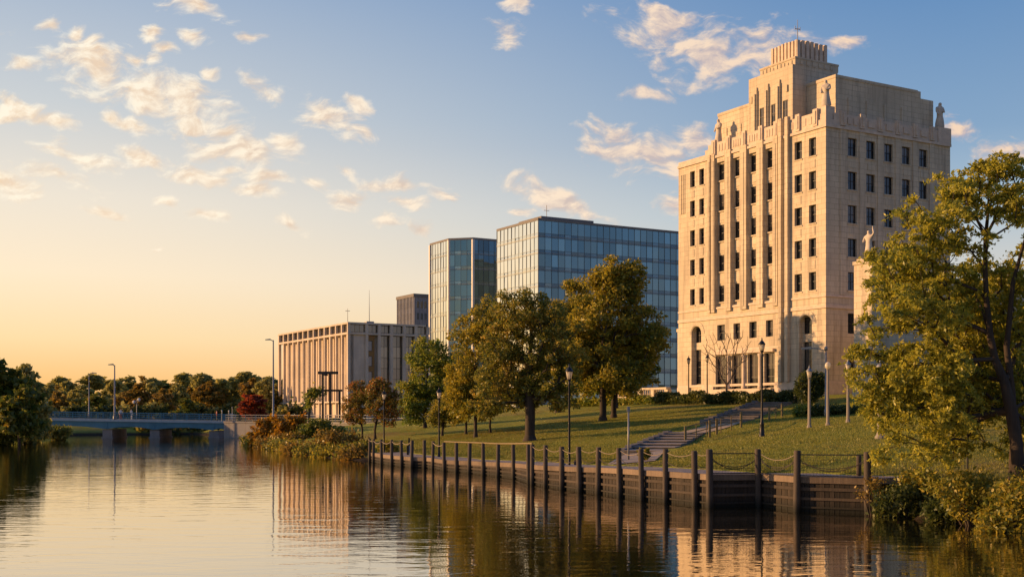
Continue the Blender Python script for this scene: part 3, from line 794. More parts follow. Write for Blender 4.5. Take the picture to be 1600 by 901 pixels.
# ------------------------------------------------------------------ bushes and hedges
def bush(name, label, base, lobes, leaf, n, lsize, group=None, cat='bush', stems=9, aspect=.5):
    t = thing(name, label, cat, tuple(base), 0, group)
    clus = in_lobes(lobes, max(12, n // 28), .5)
    rep = RNG.integers(0, len(clus), n)
    avg = float(np.mean([l[3] for l in lobes]))
    cen = clus[rep] + RNG.normal(size=(n, 3)) * avg * .17
    cen[:, 2] = np.maximum(cen[:, 2], -.25)
    obj('foliage', np_mesh('foliage', leaf_quads(cen, lsize, .5, aspect), 4), M[leaf], t)
    m = MB()
    for c in clus[:stems * 2]:
        m.tube([(c[0] * .25, c[1] * .25, -.3), (c[0] * .6, c[1] * .6, max(.1, c[2] * .55)), tuple(c)], [.03, .02, .006], 5, False)
    obj('stem', m, M['bark'], t)
    return t
def px_bush(label, px, py, rx, ry, D, leaf, n, lsize, group, zbase=None, extra=()):
    b = P(px, py, D); k = D / F; zc = b.z; zb = gz(b.x, b.y) if zbase is None else zbase
    b = Vector((b.x, b.y, zb)); 
    lobes = [(0, 0, zc - zb, rx * k, rx * k * .8, ry * k)]
    for (ex, ey, erx, ery) in extra: lobes.append(((ex - px) * k, random.uniform(-.3, .3), zc - zb + (py - ey) * k, erx * k, erx * k, ery * k))
    return bush('bush', label, b, lobes, leaf, n, lsize, group)
gb = 'bushes on the far end of the right bank'
px_bush('tall yellow orange bush at the water edge near the bridge wall', 413, 676, 20, 22, 141, 'leaf_orange', 2200, .24, gb, extra=[(402, 686, 14, 12), (425, 664, 16, 14)])
px_bush('rusty orange bush right of the yellow orange bush', 451, 669, 25, 20, 140, 'leaf_orange', 2400, .24, gb, extra=[(464, 660, 15, 12), (440, 680, 16, 14)])
px_bush('low golden bush spilling to the water below the orange ones', 448, 692, 30, 10, 134, 'leaf_fary', 1400, .2, gb)
px_bush('dark green bush behind the ochre brush', 500, 670, 30, 13, 136, 'leaf_bank', 1700, .22, gb, extra=[(480, 676, 18, 10), (520, 676, 16, 10)])
px_bush('wide ochre brush at the water edge left of the river wall', 520, 692, 36, 18, 114, 'leaf_fary', 2600, .17, gb, extra=[(495, 700, 22, 12), (550, 690, 20, 14)])
px_bush('brown olive brush touching the far end of the river wall', 560, 703, 22, 14, 103, 'leaf_olive', 1900, .16, gb, extra=[(540, 712, 18, 8), (574, 708, 12, 12)])
px_bush('small green weeds growing between the far wall and the lawn', 605, 700, 20, 8, 99, 'leaf_yellow', 800, .13, gb)
for i, t_ in enumerate(np.linspace(-38, -100, 11)):
    x_, y_ = xy(s0(t_) + .6, t_); kk = F / y_
    px_bush(('low golden weeds', 'low yellow green weeds', 'low olive weeds')[i % 3] + f' at the waterline, {ordn[i]} clump away from the far wall end', CX + x_ * kk, HY + (CAMZ - .4) * kk, 1.7 * kk, .42 * kk, y_, ('leaf_fary', 'leaf_yellow', 'leaf_olive')[i % 3], 900, .17, 'weed clumps at the bank waterline')
gr = 'bushes on the near right bank'
px_bush('sparse orange leaved shrub in front of the end of the river wall', 1364, 766, 24, 22, 46.3, 'leaf_fary', 420, .065, gr, .2)
px_bush('dark green bush at the water right of the river wall', 1405, 778, 34, 28, 45.6, 'leaf_dark', 2600, .085, gr, .3, extra=[(1440, 788, 30, 20), (1385, 795, 22, 14)])
px_bush('yellow tipped leafy bush behind the dark green bank bush', 1432, 755, 32, 22, 46.2, 'leaf_yellow', 1100, .08, gr, .6)
px_bush('dense golden bush hanging over the water below the big tree', 1520, 775, 42, 36, 42.0, 'leaf_yellow', 3600, .085, gr, .3, extra=[(1490, 760, 34, 30), (1545, 805, 36, 20)])
px_bush('golden bush around the big tree foot', 1585, 790, 44, 36, 40.2, 'leaf_yellow', 3200, .085, gr, .3, extra=[(1610, 770, 40, 36), (1560, 818, 40, 16)])
px_bush('dark low bush at the waterline between the green and golden bushes', 1478, 798, 32, 18, 43.6, 'leaf_dark', 2000, .08, gr, .15)
gs = 'shrubs around the upper stairs'
px_bush('low round green shrub left of the concrete lamp posts', 1256, 646, 16, 11, 98, 'leaf_green', 1400, .15, gs)
px_bush('dark green shrub between the first two concrete lamp posts', 1281, 645, 16, 10, 97, 'leaf_dark', 1400, .15, gs)
px_bush('dark green shrub right of the second concrete lamp post', 1308, 645, 17, 10, 97, 'leaf_dark', 1400, .15, gs)
px_bush('dark green shrub under the tree canopy right of the third concrete post', 1345, 646, 22, 10, 96, 'leaf_dark', 1500, .15, gs)
px_bush('small green shrub by the foot of the lower stairs', 1008, 708, 10, 7, 64, 'leaf_yellow', 500, .1, gs)
def hedge(label, pxs, h, w, leaf, n, ls):
    a = [P(px, 630, D) for px, D in pxs]; a = [Vector((p.x, p.y, gz(p.x, p.y))) for p in a]
    t = thing('hedge', label, 'hedge', tuple(a[0]))
    u = RNG.uniform(0, 1, n) * (len(a) - 1); i = np.minimum(u.astype(int), len(a) - 2); f = (u - i)[:, None]
    A = np.array([tuple(p - a[0]) for p in a]); base = A[i] * (1 - f) + A[i + 1] * f
    cen = base + np.stack([RNG.normal(size=n) * .05 + RNG.uniform(-w, w, n) * .866, RNG.uniform(-w, w, n) * .5, h * (1.0 + .22 * np.sin(u * 9) + .1 * np.sin(u * 23)) * RNG.uniform(0, 1, n) ** .6], 1)
    obj('foliage', np_mesh('foliage', leaf_quads(cen, ls), 4), M[leaf], t)
    m = MB(); m.tube([(q[0], q[1], q[2] - .05) for q in A], .06, 5)
    for j in range(24):
        p = A[0].copy(); uu = j / 23 * (len(a) - 1); ii = min(int(uu), len(a) - 2); p = A[ii] * (1 - uu + ii) + A[ii + 1] * (uu - ii)
        m.tube([(p[0], p[1], p[2] - .2), (p[0] + random.uniform(-.1, .1), p[1], p[2] + h * .8)], [.04, .015], 5, False)
    obj('stem', m, M['bark'], t)
hedge('long clipped dark hedge below the stone building', [(1030, 138), (1100, 130), (1180, 123), (1245, 118)], 1.15, .75, 'leaf_dark', 9000, .16)
hedge('low uneven hedge left of the stone building under the lawn trees', [(890, 150), (960, 145), (1030, 139)], .9, .8, 'leaf_green', 4200, .17)
hedge('flat green hedge beside the road before the concrete hall', [(478, 205), (530, 200)], 1.0, .8, 'leaf_green', 1600, .22)

# grass tufts over the visible lawn
def lawn_grass(n):
    tt = RNG.uniform(-45, 36, n); dd = RNG.uniform(0, 1, n) ** 1.5 * 46 + 3.05
    ss = s0(tt) + dd; x, y = xy(ss, tt); z = ground(ss, tt)
    ok = z > .6
    for (a, b_, hw) in ((h1, h2, 1.75), (h2, h3, 1.6), (h3, h4, 2.6), (hit(985, 724), h1, 1.4)):
        ab = np.array((b_.x - a.x, b_.y - a.y)); l2 = ab @ ab
        u = np.clip(((x - a.x) * ab[0] + (y - a.y) * ab[1]) / l2, 0, 1)
        ok &= np.hypot(x - a.x - u * ab[0], y - a.y - u * ab[1]) > hw
    x, y, z = x[ok], y[ok], z[ok]; n = len(x)
    a = RNG.uniform(0, 2 * math.pi, n); h = RNG.uniform(.04, .10, n); w = RNG.uniform(.012, .032, n)
    lx, ly = RNG.normal(size=n) * .05, RNG.normal(size=n) * .05
    v = np.stack([np.stack([x - np.cos(a) * w, y - np.sin(a) * w, z - .02], 1), np.stack([x + np.cos(a) * w, y + np.sin(a) * w, z - .02], 1), np.stack([x + lx, y + ly, z + h], 1)], 1)
    tag(obj('grass', np_mesh('grass', v.reshape(-1, 3), 3), M['grass_blade']), 'short mown grass on the sloping lawn', 'grass', kind='stuff')
lawn_grass(220000)

# ------------------------------------------------------------------ building tools
def facade(m, ux, zx, w0, w1, z0, z1, holes, depth, mp):
    """wall skin over [w0,w1]x[z0,z1] with rectangular holes (u0,u1,z0,z1) and reveals; mp(u, depth, z)->xyz"""
    us = sorted({w0, w1, *[h[0] for h in holes], *[h[1] for h in holes]}); zs = sorted({z0, z1, *[h[2] for h in holes], *[h[3] for h in holes]})
    for a, b in zip(us[:-1], us[1:]):
        run = None
        for c, d in zip(zs[:-1], zs[1:]):
            mu, mz = (a + b) / 2, (c + d) / 2
            if any(h[0] < mu < h[1] and h[2] < mz < h[3] for h in holes):
                if run: m.add([mp(a, 0, run[0]), mp(b, 0, run[0]), mp(b, 0, run[1]), mp(a, 0, run[1])], [(0, 1, 2, 3)]); run = None
            else:
                run = (run[0], d) if run else (c, d)
        if run: m.add([mp(a, 0, run[0]), mp(b, 0, run[0]), mp(b, 0, run[1]), mp(a, 0, run[1])], [(0, 1, 2, 3)])
    for (a, b, c, d) in holes:
        m.add([mp(a, 0, c), mp(b, 0, c), mp(b, 0, d), mp(a, 0, d), mp(a, depth, c), mp(b, depth, c), mp(b, depth, d), mp(a, depth, d)],
              [(0, 1, 5, 4), (1, 2, 6, 5), (2, 3, 7, 6), (3, 0, 4, 7)])
_wcache = {}
def window(parent, face, u0, u1, z0, z1, depth, nx=2, nz=2, mats=('dark_frame', 'window_glass'), name='window', fr=.07, xoff=0.0):
    """frame + pane as part and sub-part. face 'r' = plane x=depth (river side), 'e' = plane y=depth"""
    w, h = round(u1 - u0, 3), round(z1 - z0, 3); key = (face, w, h, nx, nz, mats, fr)
    if key not in _wcache:
        f = MB(); g = MB()
        mp = (lambda u, d, z: (d, u, z)) if face == 'r' else (lambda u, d, z: (u, d, z))
        def bx(a, b, c, d, d0, d1):
            p, q = mp(a, d0, c), mp(b, d1, d); f.box(min(p[0], q[0]), max(p[0], q[0]), min(p[1], q[1]), max(p[1], q[1]), min(p[2], q[2]), max(p[2], q[2]))
        bx(0, fr, 0, h, -.06, .06); bx(w - fr, w, 0, h, -.06, .06); bx(fr, w - fr, 0, fr, -.055, .055); bx(fr, w - fr, h - fr, h, -.055, .055)
        for i in range(1, nx): u = w * i / nx; bx(u - .022, u + .022, fr, h - fr, -.03, .03)
        for i in range(1, nz): zz = h * i / nz; bx(fr, w - fr, zz - .03, zz + .03, -.04, .04)
        for i in range(nx):
            for j in range(nz):
                jd = random.uniform(-.004, .004)
                a, b, c, d = w * i / nx + .01, w * (i + 1) / nx - .01, h * j / nz + .01, h * (j + 1) / nz - .01
                g.add([mp(a, .015 + jd, c), mp(b, .015 - jd, c), mp(b, .015 - jd, d), mp(a, .015 + jd, d)], [(0, 1, 2, 3)])
        _wcache[key] = (f.mesh(name), g.mesh('pane'))
    fm, gm = _wcache[key]
    loc = (depth, u0, z0) if face == 'r' else (u0, depth, z0)
    o = obj(name, fm, M[mats[0]], parent, loc); obj('pane', gm, M[mats[1]], o)
    return o

# ------------------------------------------------------------------ main stone building
GB = Vector((35.07, 132.0, 6.4))
mbd = thing('stone_building', 'tall sunlit limestone art deco office building with stepped top and statues', 'building', tuple(GB), RAD(30))
LW, RW = 26.46, 20.4
ROWZ = [(28.75 - 3.8 * i - 2.05, 28.75 - 3.8 * i) for i in range(5)]
mr_ = lambda u, d, z: (d, u, z)
me_ = lambda u, d, z: (u, d, z)
wall = MB()
COLS_R = [(1.53, 2.65), (3.76, 4.96), (21.26, 22.2), (23.09, 24.06)]
STRIPS = [(8.37, 9.98), (11.19, 12.9), (14.18, 15.8), (17.0, 18.87)]
COLS_E = [(3.4 + 2.91 * i, 3.4 + 2.91 * i + 1.42) for i in range(5)]
holes = []
for (a, b) in COLS_R: holes += [(a, b, z0, z1) for z0, z1 in ROWZ]
ST0, ST1 = 10.9, 28.95
for (a, b) in STRIPS:
    holes.append((a, b, ST0, ST1)); holes.append((a + .2, b - .2, 6.65, 8.6)); holes.append((a - .1, b + .1, .55, 4.75))
ARCH = [(2.17, 4.2), (21.8, 23.8)]
for (a, b) in ARCH: holes.append((a, b, 1.15, 8.75))
facade(wall, 0, 0, 0, LW, -2, 29.85, holes, .55, mr_)
# deeper backs for the strips, entrance and arches
for (a, b) in STRIPS:
    sp_h = []
    facade(wall, 0, 0, a, b, ST0, ST1, [(a + .07, b - .07, z0, z1) for z0, z1 in ROWZ if z0 > ST0], .3, lambda u, d, z: (.36 + d, u, z))
    for k, (z0, z1) in enumerate(ROWZ):      # carved spandrel panels
        if k < 4:
            zt = z0 - .25; zb = ROWZ[k + 1][1] + .25
            wall.box(.29, .362, a + .3, b - .3, zb, zt)
            wall.box(.22, .292, a + .55, b - .55, zb + .25, zt - .25)
        wall.box(.18, .41, a + .03, b - .03, z0 - .16, z0 - .01)
for (a, b) in COLS_R:
    for k, (z0, z1) in enumerate(ROWZ):
        wall.box(-.09, .02, a - .12, b + .12, z0 - .16, z0 - .01)
        if k < 4: wall.box(-.05, .02, a + .12, b - .12, ROWZ[k + 1][1] + .35, z0 - .45)
# arch infill above the springing: polygonal spandrels each side, plus voussoirs
for (a, b) in ARCH:
    c = (a + b) / 2; r = (b - a) / 2; zs = 8.75 - r
    n = 10
    for sgn in (-1, 1):
        prev = (c + sgn * r, zs)
        for k in range(1, n + 1):
            th = math.pi / 2 * k / n; cur = (c + sgn * r * math.cos(th), zs + r * math.sin(th))
            wall.add([mr_(prev[0], 0, prev[1]), mr_(cur[0], 0, cur[1]), mr_(cur[0], 0, 8.75), mr_(prev[0], 0, 8.75),
                      mr_(prev[0], .55, prev[1]), mr_(cur[0], .55, cur[1])], [(0, 1, 2, 3), (0, 4, 5, 1)])
            prev = cur
    for k in range(9):
        th = math.pi * (k + .5) / 9; d = Vector((math.cos(th), math.sin(th))); w_ = .085
        p0 = Vector((c, zs)) + d * (r + .1); p1 = Vector((c, zs)) + d * (r + (.9 if k == 4 else .62)); q = Vector((-d.y, d.x)) * .20
        wall.add([mr_(*x) for x in ((p0.x - q.x, -.05, p0.y - q.y), (p0.x + q.x, -.05, p0.y + q.y), (p1.x + q.x * 1.4, -.05, p1.y + q.y * 1.4), (p1.x - q.x * 1.4, -.05, p1.y - q.y * 1.4),
                                         (p0.x - q.x, .02, p0.y - q.y), (p0.x + q.x, .02, p0.y + q.y), (p1.x + q.x * 1.4, .02, p1.y + q.y * 1.4), (p1.x - q.x * 1.4, .02, p1.y - q.y * 1.4))],
                 [(0, 1, 2, 3), (0, 1, 5, 4), (1, 2, 6, 5), (2, 3, 7, 6), (3, 0, 4, 7)])
    facade(wall, 0, 0, a, b, 1.15, 8.75, [(a + .12, b - .12, 1.3, 5.75), (a + .12, b - .12, 6.65, 8.6)], .35, lambda u, d, z: (.55 + d, u, z))
# right face
holes = [(a, b, z0, z1) for (a, b) in COLS_E for z0, z1 in ROWZ] + [(a, b, 6.6, 8.9) for (a, b) in COLS_E] + [(a, b, 1.6, 4.6) for (a, b) in COLS_E]
facade(wall, 0, 0, 0, RW, -2, 29.85, holes, .42, me_)
for (a, b) in COLS_E:
    for k, (z0, z1) in enumerate(ROWZ):
        wall.box(a - .12, b + .12, -.09, .02, z0 - .16, z0 - .01)
        if k < 4:
            wall.box(a + .2, b - .2, -.045, .02, ROWZ[k + 1][1] + .4, z0 - .5)
for u in [2.55] + [3.4 + 2.91 * i - .75 for i in range(1, 5)] + [17.15]:
    wall.box(u - .42, u + .42, -.10, .02, 10.9, 29.83)
# far and back faces, roof
wall.add([(0, LW, -2), (RW, LW, -2), (RW, LW, 29.85), (0, LW, 29.85), (RW, 0, -2), (RW, 0, 29.85)], [(0, 1, 2, 3), (1, 4, 5, 2)])
# pilasters of the river face between the strips
for u0, u1, pr in ((7.55, 8.32, .30), (10.03, 11.14, .30), (12.95, 14.13, .30), (15.85, 16.95, .30), (18.92, 19.5, .30), (6.75, 7.25, .45), (5.65, 6.15, .45), (19.75, 20.25, .3)):
    wall.box(-pr, .03, u0, u1, 10.2 if pr < .4 else 1.2, 30.1 if pr < .4 else 31.9)
    if pr < .4: wall.box(-pr - .05, -pr + .02, (u0 + u1) / 2 - .14, (u0 + u1) / 2 + .14, 10.6, 29.2)
# small recessed corner pilaster groove at far left
for u in (25.2, 25.55, 25.9): wall.box(-.08, .02, u - .1, u + .1, 23.5, 28.6)
obj('wall', wall, M['limestone'], mbd)
trim = MB()
# belt courses wrap both faces
for z0, z1, pr in ((9.35, 9.72, .14), (10.62, 10.84, .10), (.9, 1.2, .16), (29.55, 29.85, .20), (5.25, 5.5, .05)):
    trim = MB()
    trim.box(-pr, .01, .01, LW, z0, z1) if pr > .06 else trim.box(-pr, .01, 7.6, 19.4, z0, z1)
    if pr > .06: trim.box(-pr, RW, -pr, .008, z0 + .003, z1 + .003)
    obj('belt_course', trim, M['limestone_carved'], mbd)
trim = MB()
for bx_ in ((-.25, .01, .6, 1.9), (-.25, .01, 4.5, 8.1), (-.25, .01, 19.2, 21.5), (-.25, .01, 24.0, LW), (-.25, 2.9, -.25, .004)):
    trim = MB(); trim.box(*bx_, -2, .9); obj('plinth', trim, M['limestone_carved'], mbd)
# parapets: river side has central high part and lower far wing
par = MB()
def relief(m, face, u0, u1, z0, z1, n, d=.05):
    for k in range(n):
        w = (u1 - u0) / n; a = u0 + w * (k + .22); b = u0 + w * (k + .78)
        if face == 'r': m.box(-d - .02, .0, a, b, z0, z1)
        else: m.box(a, b, -d - .02, .0, z0, z1)
par.box(-.02, .7, 1.2, 19.6, 29.86, 31.5); par.box(-.03, .75, 19.602, 21.0, 29.86, 30.9); par.box(-.02, .7, 21.002, LW, 29.86, 30.35)
par.box(1.2, RW - .3, -.02, .7, 29.87, 31.3)
for u in (1.5, 4.3, 7.9, 10.55, 13.55, 16.4, 19.2):
    par.box(-.24, .1, u - .35, u + .35, 29.9, 31.85); par.box(-.32, -.235, u - .16, u + .16, 30.15, 31.6)
for u0, u1, n in ((2.0, 3.8, 2), (5.0, 7.4, 3), (8.5, 9.9, 3), (11.2, 12.9, 4), (14.2, 15.8, 4), (17.0, 18.6, 3)): relief(par, 'r', u0, u1, 30.3, 31.15, n, .06)
for i, u in enumerate([2.55] + [3.4 + 2.91 * i - .75 for i in range(1, 5)] + [17.15]):
    par.box(u - .38, u + .38, -.24, .1, 29.95, 31.6); par.box(u - .14, u + .14, -.34, -.235, 30.2, 31.4)
    if i < 5: relief(par, 'e', u + .55, u + 2.4, 30.25, 31.0, 1 if i else 2, .12)
# corner volute blocks under the statues
par.box(-.1, 1.198, -.1, 1.198, 29.88, 30.5); par.box(.05, 1.1, .05, 1.1, 30.501, 31.2); par.box(.12, 1.5, .12, 1.5, 31.201, 32.0)
par.box(RW - 2.2, RW + .05, -.12, 1.6, 29.875, 31.75)
par.box(.72, 2.3, 19.3, 21.3, 29.86, 31.7)
obj('parapet', par, M['limestone_carved'], mbd)
roof = MB(); roof.box(.5, RW - .01, .5, LW - .01, 29.4, 29.9); obj('roof', roof, M['roof_grey'], mbd)
up = MB()
up.box(3.0, 16.4, 1.5, 22.1, 29.9, 36.15); up.box(16.402, 19.2, 1.5, 22.0, 29.9, 35.3)
up.box(16.0, 17.0, 1.48, 22.0, 35.3, 36.12)
for i in range(4): up.box(4.9 + 2.91 * i, 5.25 + 2.91 * i, 1.36, 1.52, 29.9, 33.8)
for u in (14.9, 17.6, 20.3): up.box(2.9, 3.02, u, u + .2, 30, 34.0)
up.box(2.93, 16.45, 1.43, 22.15, 35.85, 36.2)
obj('setback_block', up, M['limestone'], mbd)
tw = MB()
TWW = [(6.9, 7.75), (8.9, 9.75), (10.9, 11.75)]
facade(tw, 0, 0, 6.12, 13.7, 29.8, 38.25, [(a, b, 31.0, 34.3) for a, b in TWW], .4, lambda u, d, z: (.8 + d, u, z))
tw.add([(.8, 6.12, 29.8), (8, 6.12, 29.8), (8, 6.12, 38.25), (.8, 6.12, 38.25)], [(0, 1, 2, 3)])
tw.add([(.8, 13.7, 29.8), (8, 13.7, 29.8), (8, 13.7, 38.25), (.8, 13.7, 38.25)], [(0, 1, 2, 3)])
tw.add([(.8, 6.12, 38.25), (8, 6.12, 38.25), (8, 13.7, 38.25), (.8, 13.7, 38.25), (8, 6.12, 29.8), (8, 13.7, 29.8)], [(0, 1, 2, 3), (1, 4, 5, 2)])
for u in (8.0, 10.0, 12.0):
    tw.box(.55, .802, u + .05, u + .7, 30.5, 36.5); tw.box(.38, .552, u + .2, u + .55, 30.5, 36.1); tw.box(.62, .802, u + .12, u + .68, 36.5, 36.9)
for u in (7.0, 13.1): tw.box(.62, .802, u - .12, u + .12, 35.2, 36.0)
tw.box(1.2, 8.1, 6.1, 12.1, 38.252, 39.15)
tw.box(1.12, 8.15, 6.04, 12.18, 38.97, 39.2)
k = 0
for u in np.arange(6.6, 11.8, .62):
    h_ = random.choice((.55, .7, .8)); tw.box(1.12, 1.21, u, u + random.choice((.28, .36)), 38.32, 38.32 + h_ * .72)
for u in np.arange(2.0, 7.6, .95):
    tw.box(u, u + random.choice((.4, .55)), 6.02, 6.11, 38.35, 38.9)
obj('tower_block', tw, M['limestone'], mbd)
cr = MB(); cr.box(1.75, 6.3, 6.35, 10.4, 39.2, 40.6)
for u in np.linspace(6.2, 10.2, 8): cr.box(1.5, 1.95, u, u + .34, 39.2, 41.28 + .05 * math.sin(u * 9))
for u in np.linspace(1.55, 5.85, 7): cr.box(u, u + .44, 6.1, 6.5, 39.201, 41.25 + .05 * math.sin(u * 7))
obj('fin_crown', cr, M['limestone_carved'], mbd)
an = MB(); an.tube([(2.6, 7.2, 40.4), (2.6, 7.2, 44.0)], [.07, .03], 6); an.tube([(2.2, 7.2, 42.9), (3.0, 7.2, 42.9)], .035, 6); an.tube([(2.6, 6.9, 42.9), (2.6, 7.5, 42.9)], .03, 6)
for dx in (-.4, .4): an.tube([(2.6 + dx, 7.2, 42.75), (2.6 + dx, 7.2, 43.2)], .04, 6)
obj('antenna', an, M['grey_metal'], mbd)
# windows
for (a, b) in COLS_R:
    for z0, z1 in ROWZ: window(mbd, 'r', a, b, z0, z1, .42)
for (a, b) in STRIPS:
    for z0, z1 in ROWZ:
        if z0 > ST0: window(mbd, 'r', a + .07, b - .07, z0, z1, .52)
    window(mbd, 'r', a + .2, b - .2, 6.65, 8.6, .42)
    d = window(mbd, 'r', a - .1, b + .1, .55, 4.75, .44, 2, 3, ('dark_frame', 'window_glass'), 'door', .12)
    jb = MB(); jb.box(.552, 1.3, a - .2, a - .1, .5, 4.8); jb.box(.552, 1.3, b + .1, b + .2, .5, 4.8); jb.box(.552, 1.3, a - .1, b + .1, 4.75, 4.85); jb.box(.0, 1.3, a - .1, b + .1, .45, .55)
    obj('door_jamb', jb, M['limestone'], mbd)
for (a, b) in ARCH:
    window(mbd, 'r', a + .12, b - .12, 1.3, 5.75, .8, 2, 4); window(mbd, 'r', a + .12, b - .12, 6.65, 8.6, .8, 3, 2)
for (a, b) in COLS_E:
    for z0, z1 in ROWZ: window(mbd, 'e', a, b, z0, z1, .3)
    window(mbd, 'e', a, b, 6.6, 8.9, .3); window(mbd, 'e', a, b, 1.6, 4.6, .3)
for (a, b) in TWW: window(mbd, 'r', a, b, 31.0, 34.3, .92, 2, 3)
# entrance columns
for u in (10.6, 13.54, 16.4):
    m = MB(); m.lathe([(.34, .55), (.34, .8), (.27, .9), (.24, 4.3), (.32, 4.45), (.34, 4.7)], 14, (-.12, u)); obj('column', m, M['limestone_carved'], mbd)
m = MB(); m.box(-.6, -.26, 8.3, 19.0, -2, .54); obj('entrance_step', m, M['limestone_carved'], mbd)
m = MB(); m.box(-.40, .0, 8.2, 19.1, 4.86, 5.2); obj('portico', m, M['limestone_carved'], mbd)

# statues
def eval_skin(edges_pts, edges, radii, name, sub=2):
    me = bpy.data.meshes.new(name); me.from_pydata(edges_pts, edges, [])
    o = bpy.data.objects.new(name, me); C.objects.link(o)
    sk = o.modifiers.new('s', 'SKIN'); sk.use_smooth_shade = True
    for v, r in zip(me.skin_vertices[0].data, radii): v.radius = r if hasattr(r, '__len__') else (r, r)
    me.skin_vertices[0].data[0].use_root = True
    ss = o.modifiers.new('d', 'SUBSURF'); ss.levels = sub; ss.render_levels = sub
    dg = bpy.context.evaluated_depsgraph_get(); dg.update()
    res = bpy.data.meshes.new_from_object(o.evaluated_get(dg)); res.name = name
    bpy.data.objects.remove(o)
    return res
def statue_mesh(pose):
    pts = [(0, 0, 1.55), (0, 0, .95), (0, .02, .35), (0, .02, .03), (0, 0, 1.95), (0, 0, 2.3), (0, 0, 2.52), (0, -.03, 2.68), (0, -.03, 2.9)]
    ed = [(0, 1), (1, 2), (2, 3), (0, 4), (4, 5), (5, 6), (6, 7), (7, 8)]
    rad = [(.27, .22), (.33, .27), (.38, .32), (.44, .36), (.31, .22), (.30, .19), (.10, .10), (.15, .165), (.10, .11)]
    def arm(ch):
        i0 = len(pts); prev = 5
        for k, (p, r) in enumerate(ch):
            pts.append(p); rad.append(r); ed.append((prev, len(pts) - 1)); prev = len(pts) - 1
    if pose == 0:
        arm([((.27, 0, 2.30), .12), ((.33, -.08, 1.90), .10), ((.16, -.30, 1.75), .08), ((.02, -.32, 1.88), .07)])
        arm([((-.27, 0, 2.30), .12), ((-.34, -.05, 1.88), .10), ((-.28, -.24, 1.5), .08)])
    elif pose == 1:
        arm([((.34, 0, 2.3), .11), ((.52, -.05, 2.55), .09), ((.44, -.08, 2.95), .07), ((.42, -.08, 3.25), .04)])
        arm([((-.35, 0, 2.28), .11), ((-.46, -.05, 1.9), .10), ((-.3, -.3, 1.7), .07)])
    me = eval_skin(pts, ed, rad, 'statue')
    co = np.zeros(len(me.vertices) * 3); me.vertices.foreach_get('co', co); co = co.reshape(-1, 3)
    th = np.arctan2(co[:, 1], co[:, 0]); w = np.clip((1.9 - co[:, 2]) / 1.5, 0, 1)
    f = 1 + .13 * w * np.sin(th * 7 + co[:, 2] * 1.3) + .05 * w * np.sin(th * 13 + co[:, 2] * 4)
    co[:, 0] *= f; co[:, 1] *= f
    me.vertices.foreach_set('co', co.ravel()); me.update(); return me
sm0, sm1 = statue_mesh(0), statue_mesh(1)
R30 = Matrix.Rotation(RAD(30), 4, 'Z')
def local_b(x, y, z): return GB + (R30 @ Vector((x, y, z)))
def place_statue(lb, me, loc, rz, sc, ped=.25):
    o = obj('statue', me, M['statue_stone'], None, loc); o.rotation_euler = (0, 0, rz); o.scale = sc if hasattr(sc, '__len__') else (sc,) * 3
    return tag(o, lb, 'statue', 'robed stone statues')
place_statue('carved robed statue on the far river corner of the stone building parapet', sm0, local_b(1.5, 20.2, 31.68), RAD(-60), (1.45, 1.45, 1.12))
place_statue('carved robed statue on the near corner of the stone building parapet', sm0, local_b(.85, .85, 31.98), RAD(-35), (1.5, 1.5, 1.08))
place_statue('carved robed statue on the right end of the stone building parapet', sm0, local_b(RW - 1.1, .6, 31.73), RAD(20), (1.5, 1.5, 1.1))

# right wing with pylon
wp = Vector((562 / F * 115, 115, 0)); wp.z = 5.6
wg = thing('stone_wing', 'low limestone wing with a statue topped pylon behind the big tree', 'building', tuple(wp), RAD(30))
m = MB(); m.box(0, 1.6, 0, 2.3, -2, 13.0); m.box(-.1, 1.7, -.1, 2.4, 13.0, 13.35); m.box(.15, 1.45, .2, 2.1, 13.35, 13.6); m.box(-.12, 1.72, -.12, 2.42, -2, 1.0)
obj('pylon', m, M['limestone'], wg)
m = MB(); wh = [(4 + 3.4 * i, 5.6 + 3.4 * i, z, z + 2.3) for i in range(6) for z in (2.0, 6.3)]
facade(m, 0, 0, 1.602, 26, -2, 12.2, wh, .4, lambda u, d, z: (u, .25 + d, z))
m.add([(1.602, 2.2, -2), (9.5, 2.2, -2), (9.5, 2.2, 12.2), (1.602, 2.2, 12.2), (1.602, .25, 12.2), (26, .25, 12.2), (26, 2.2, 12.2)], [(0, 1, 2, 3), (4, 5, 6, 3)])
m.box(9.5, 26, 1.2, 6, -2, 12.15); m.box(1.61, 26, .1, .249, 11.2, 11.5); m.box(1.61, 26, .13, .249, 11.95, 12.25)
obj('wall', m, M['limestone'], wg)
for (a, b, z0, z1) in wh: window(wg, 'e', a, b, z0, z1, .5)
place_statue('slender stone statue with raised arm on top of the pylon', sm1, wp + (R30 @ Vector((.8, 1.1, 13.58))), RAD(-55), (1.25, 1.25, .97))

# low annex between the stone building and the glass block, and terrace wall
an_ = thing('stone_annex', 'small pinkish stone annex at the left side of the stone building', 'building', tuple(local_b(1.5, 26.6, 0)), RAD(30))
m = MB(); facade(m, 0, 0, 0, 2.0, -2, 8.4, [(.5, 1.5, 1, 3.2), (.5, 1.5, 4.6, 6.6)], .3, mr_); m.box(.31, 8, .0, 2.0, -2, 8.38); m.box(-.12, 8, -.0, 2.1, 8.4, 8.8); obj('wall', m, M['limestone'], an_)
for z0, z1 in ((1, 3.2), (4.6, 6.6)): window(an_, 'r', .5, 1.5, z0, z1, .25)
tp0 = local_b(-1.2, 27.5, -.5); 
tw_ = thing('terrace_wall', 'low stone terrace balustrade left of the stone building', 'wall', tuple(tp0), RAD(30))
m = MB(); m.box(0, .5, 0, 15, -3, .1); m.box(-.12, .62, -.1, 15.1, 1.2, 1.5)
for u in np.arange(0, 15.1, 3): m.box(-.08, .58, u - .35, u + .35, .1, 1.2)
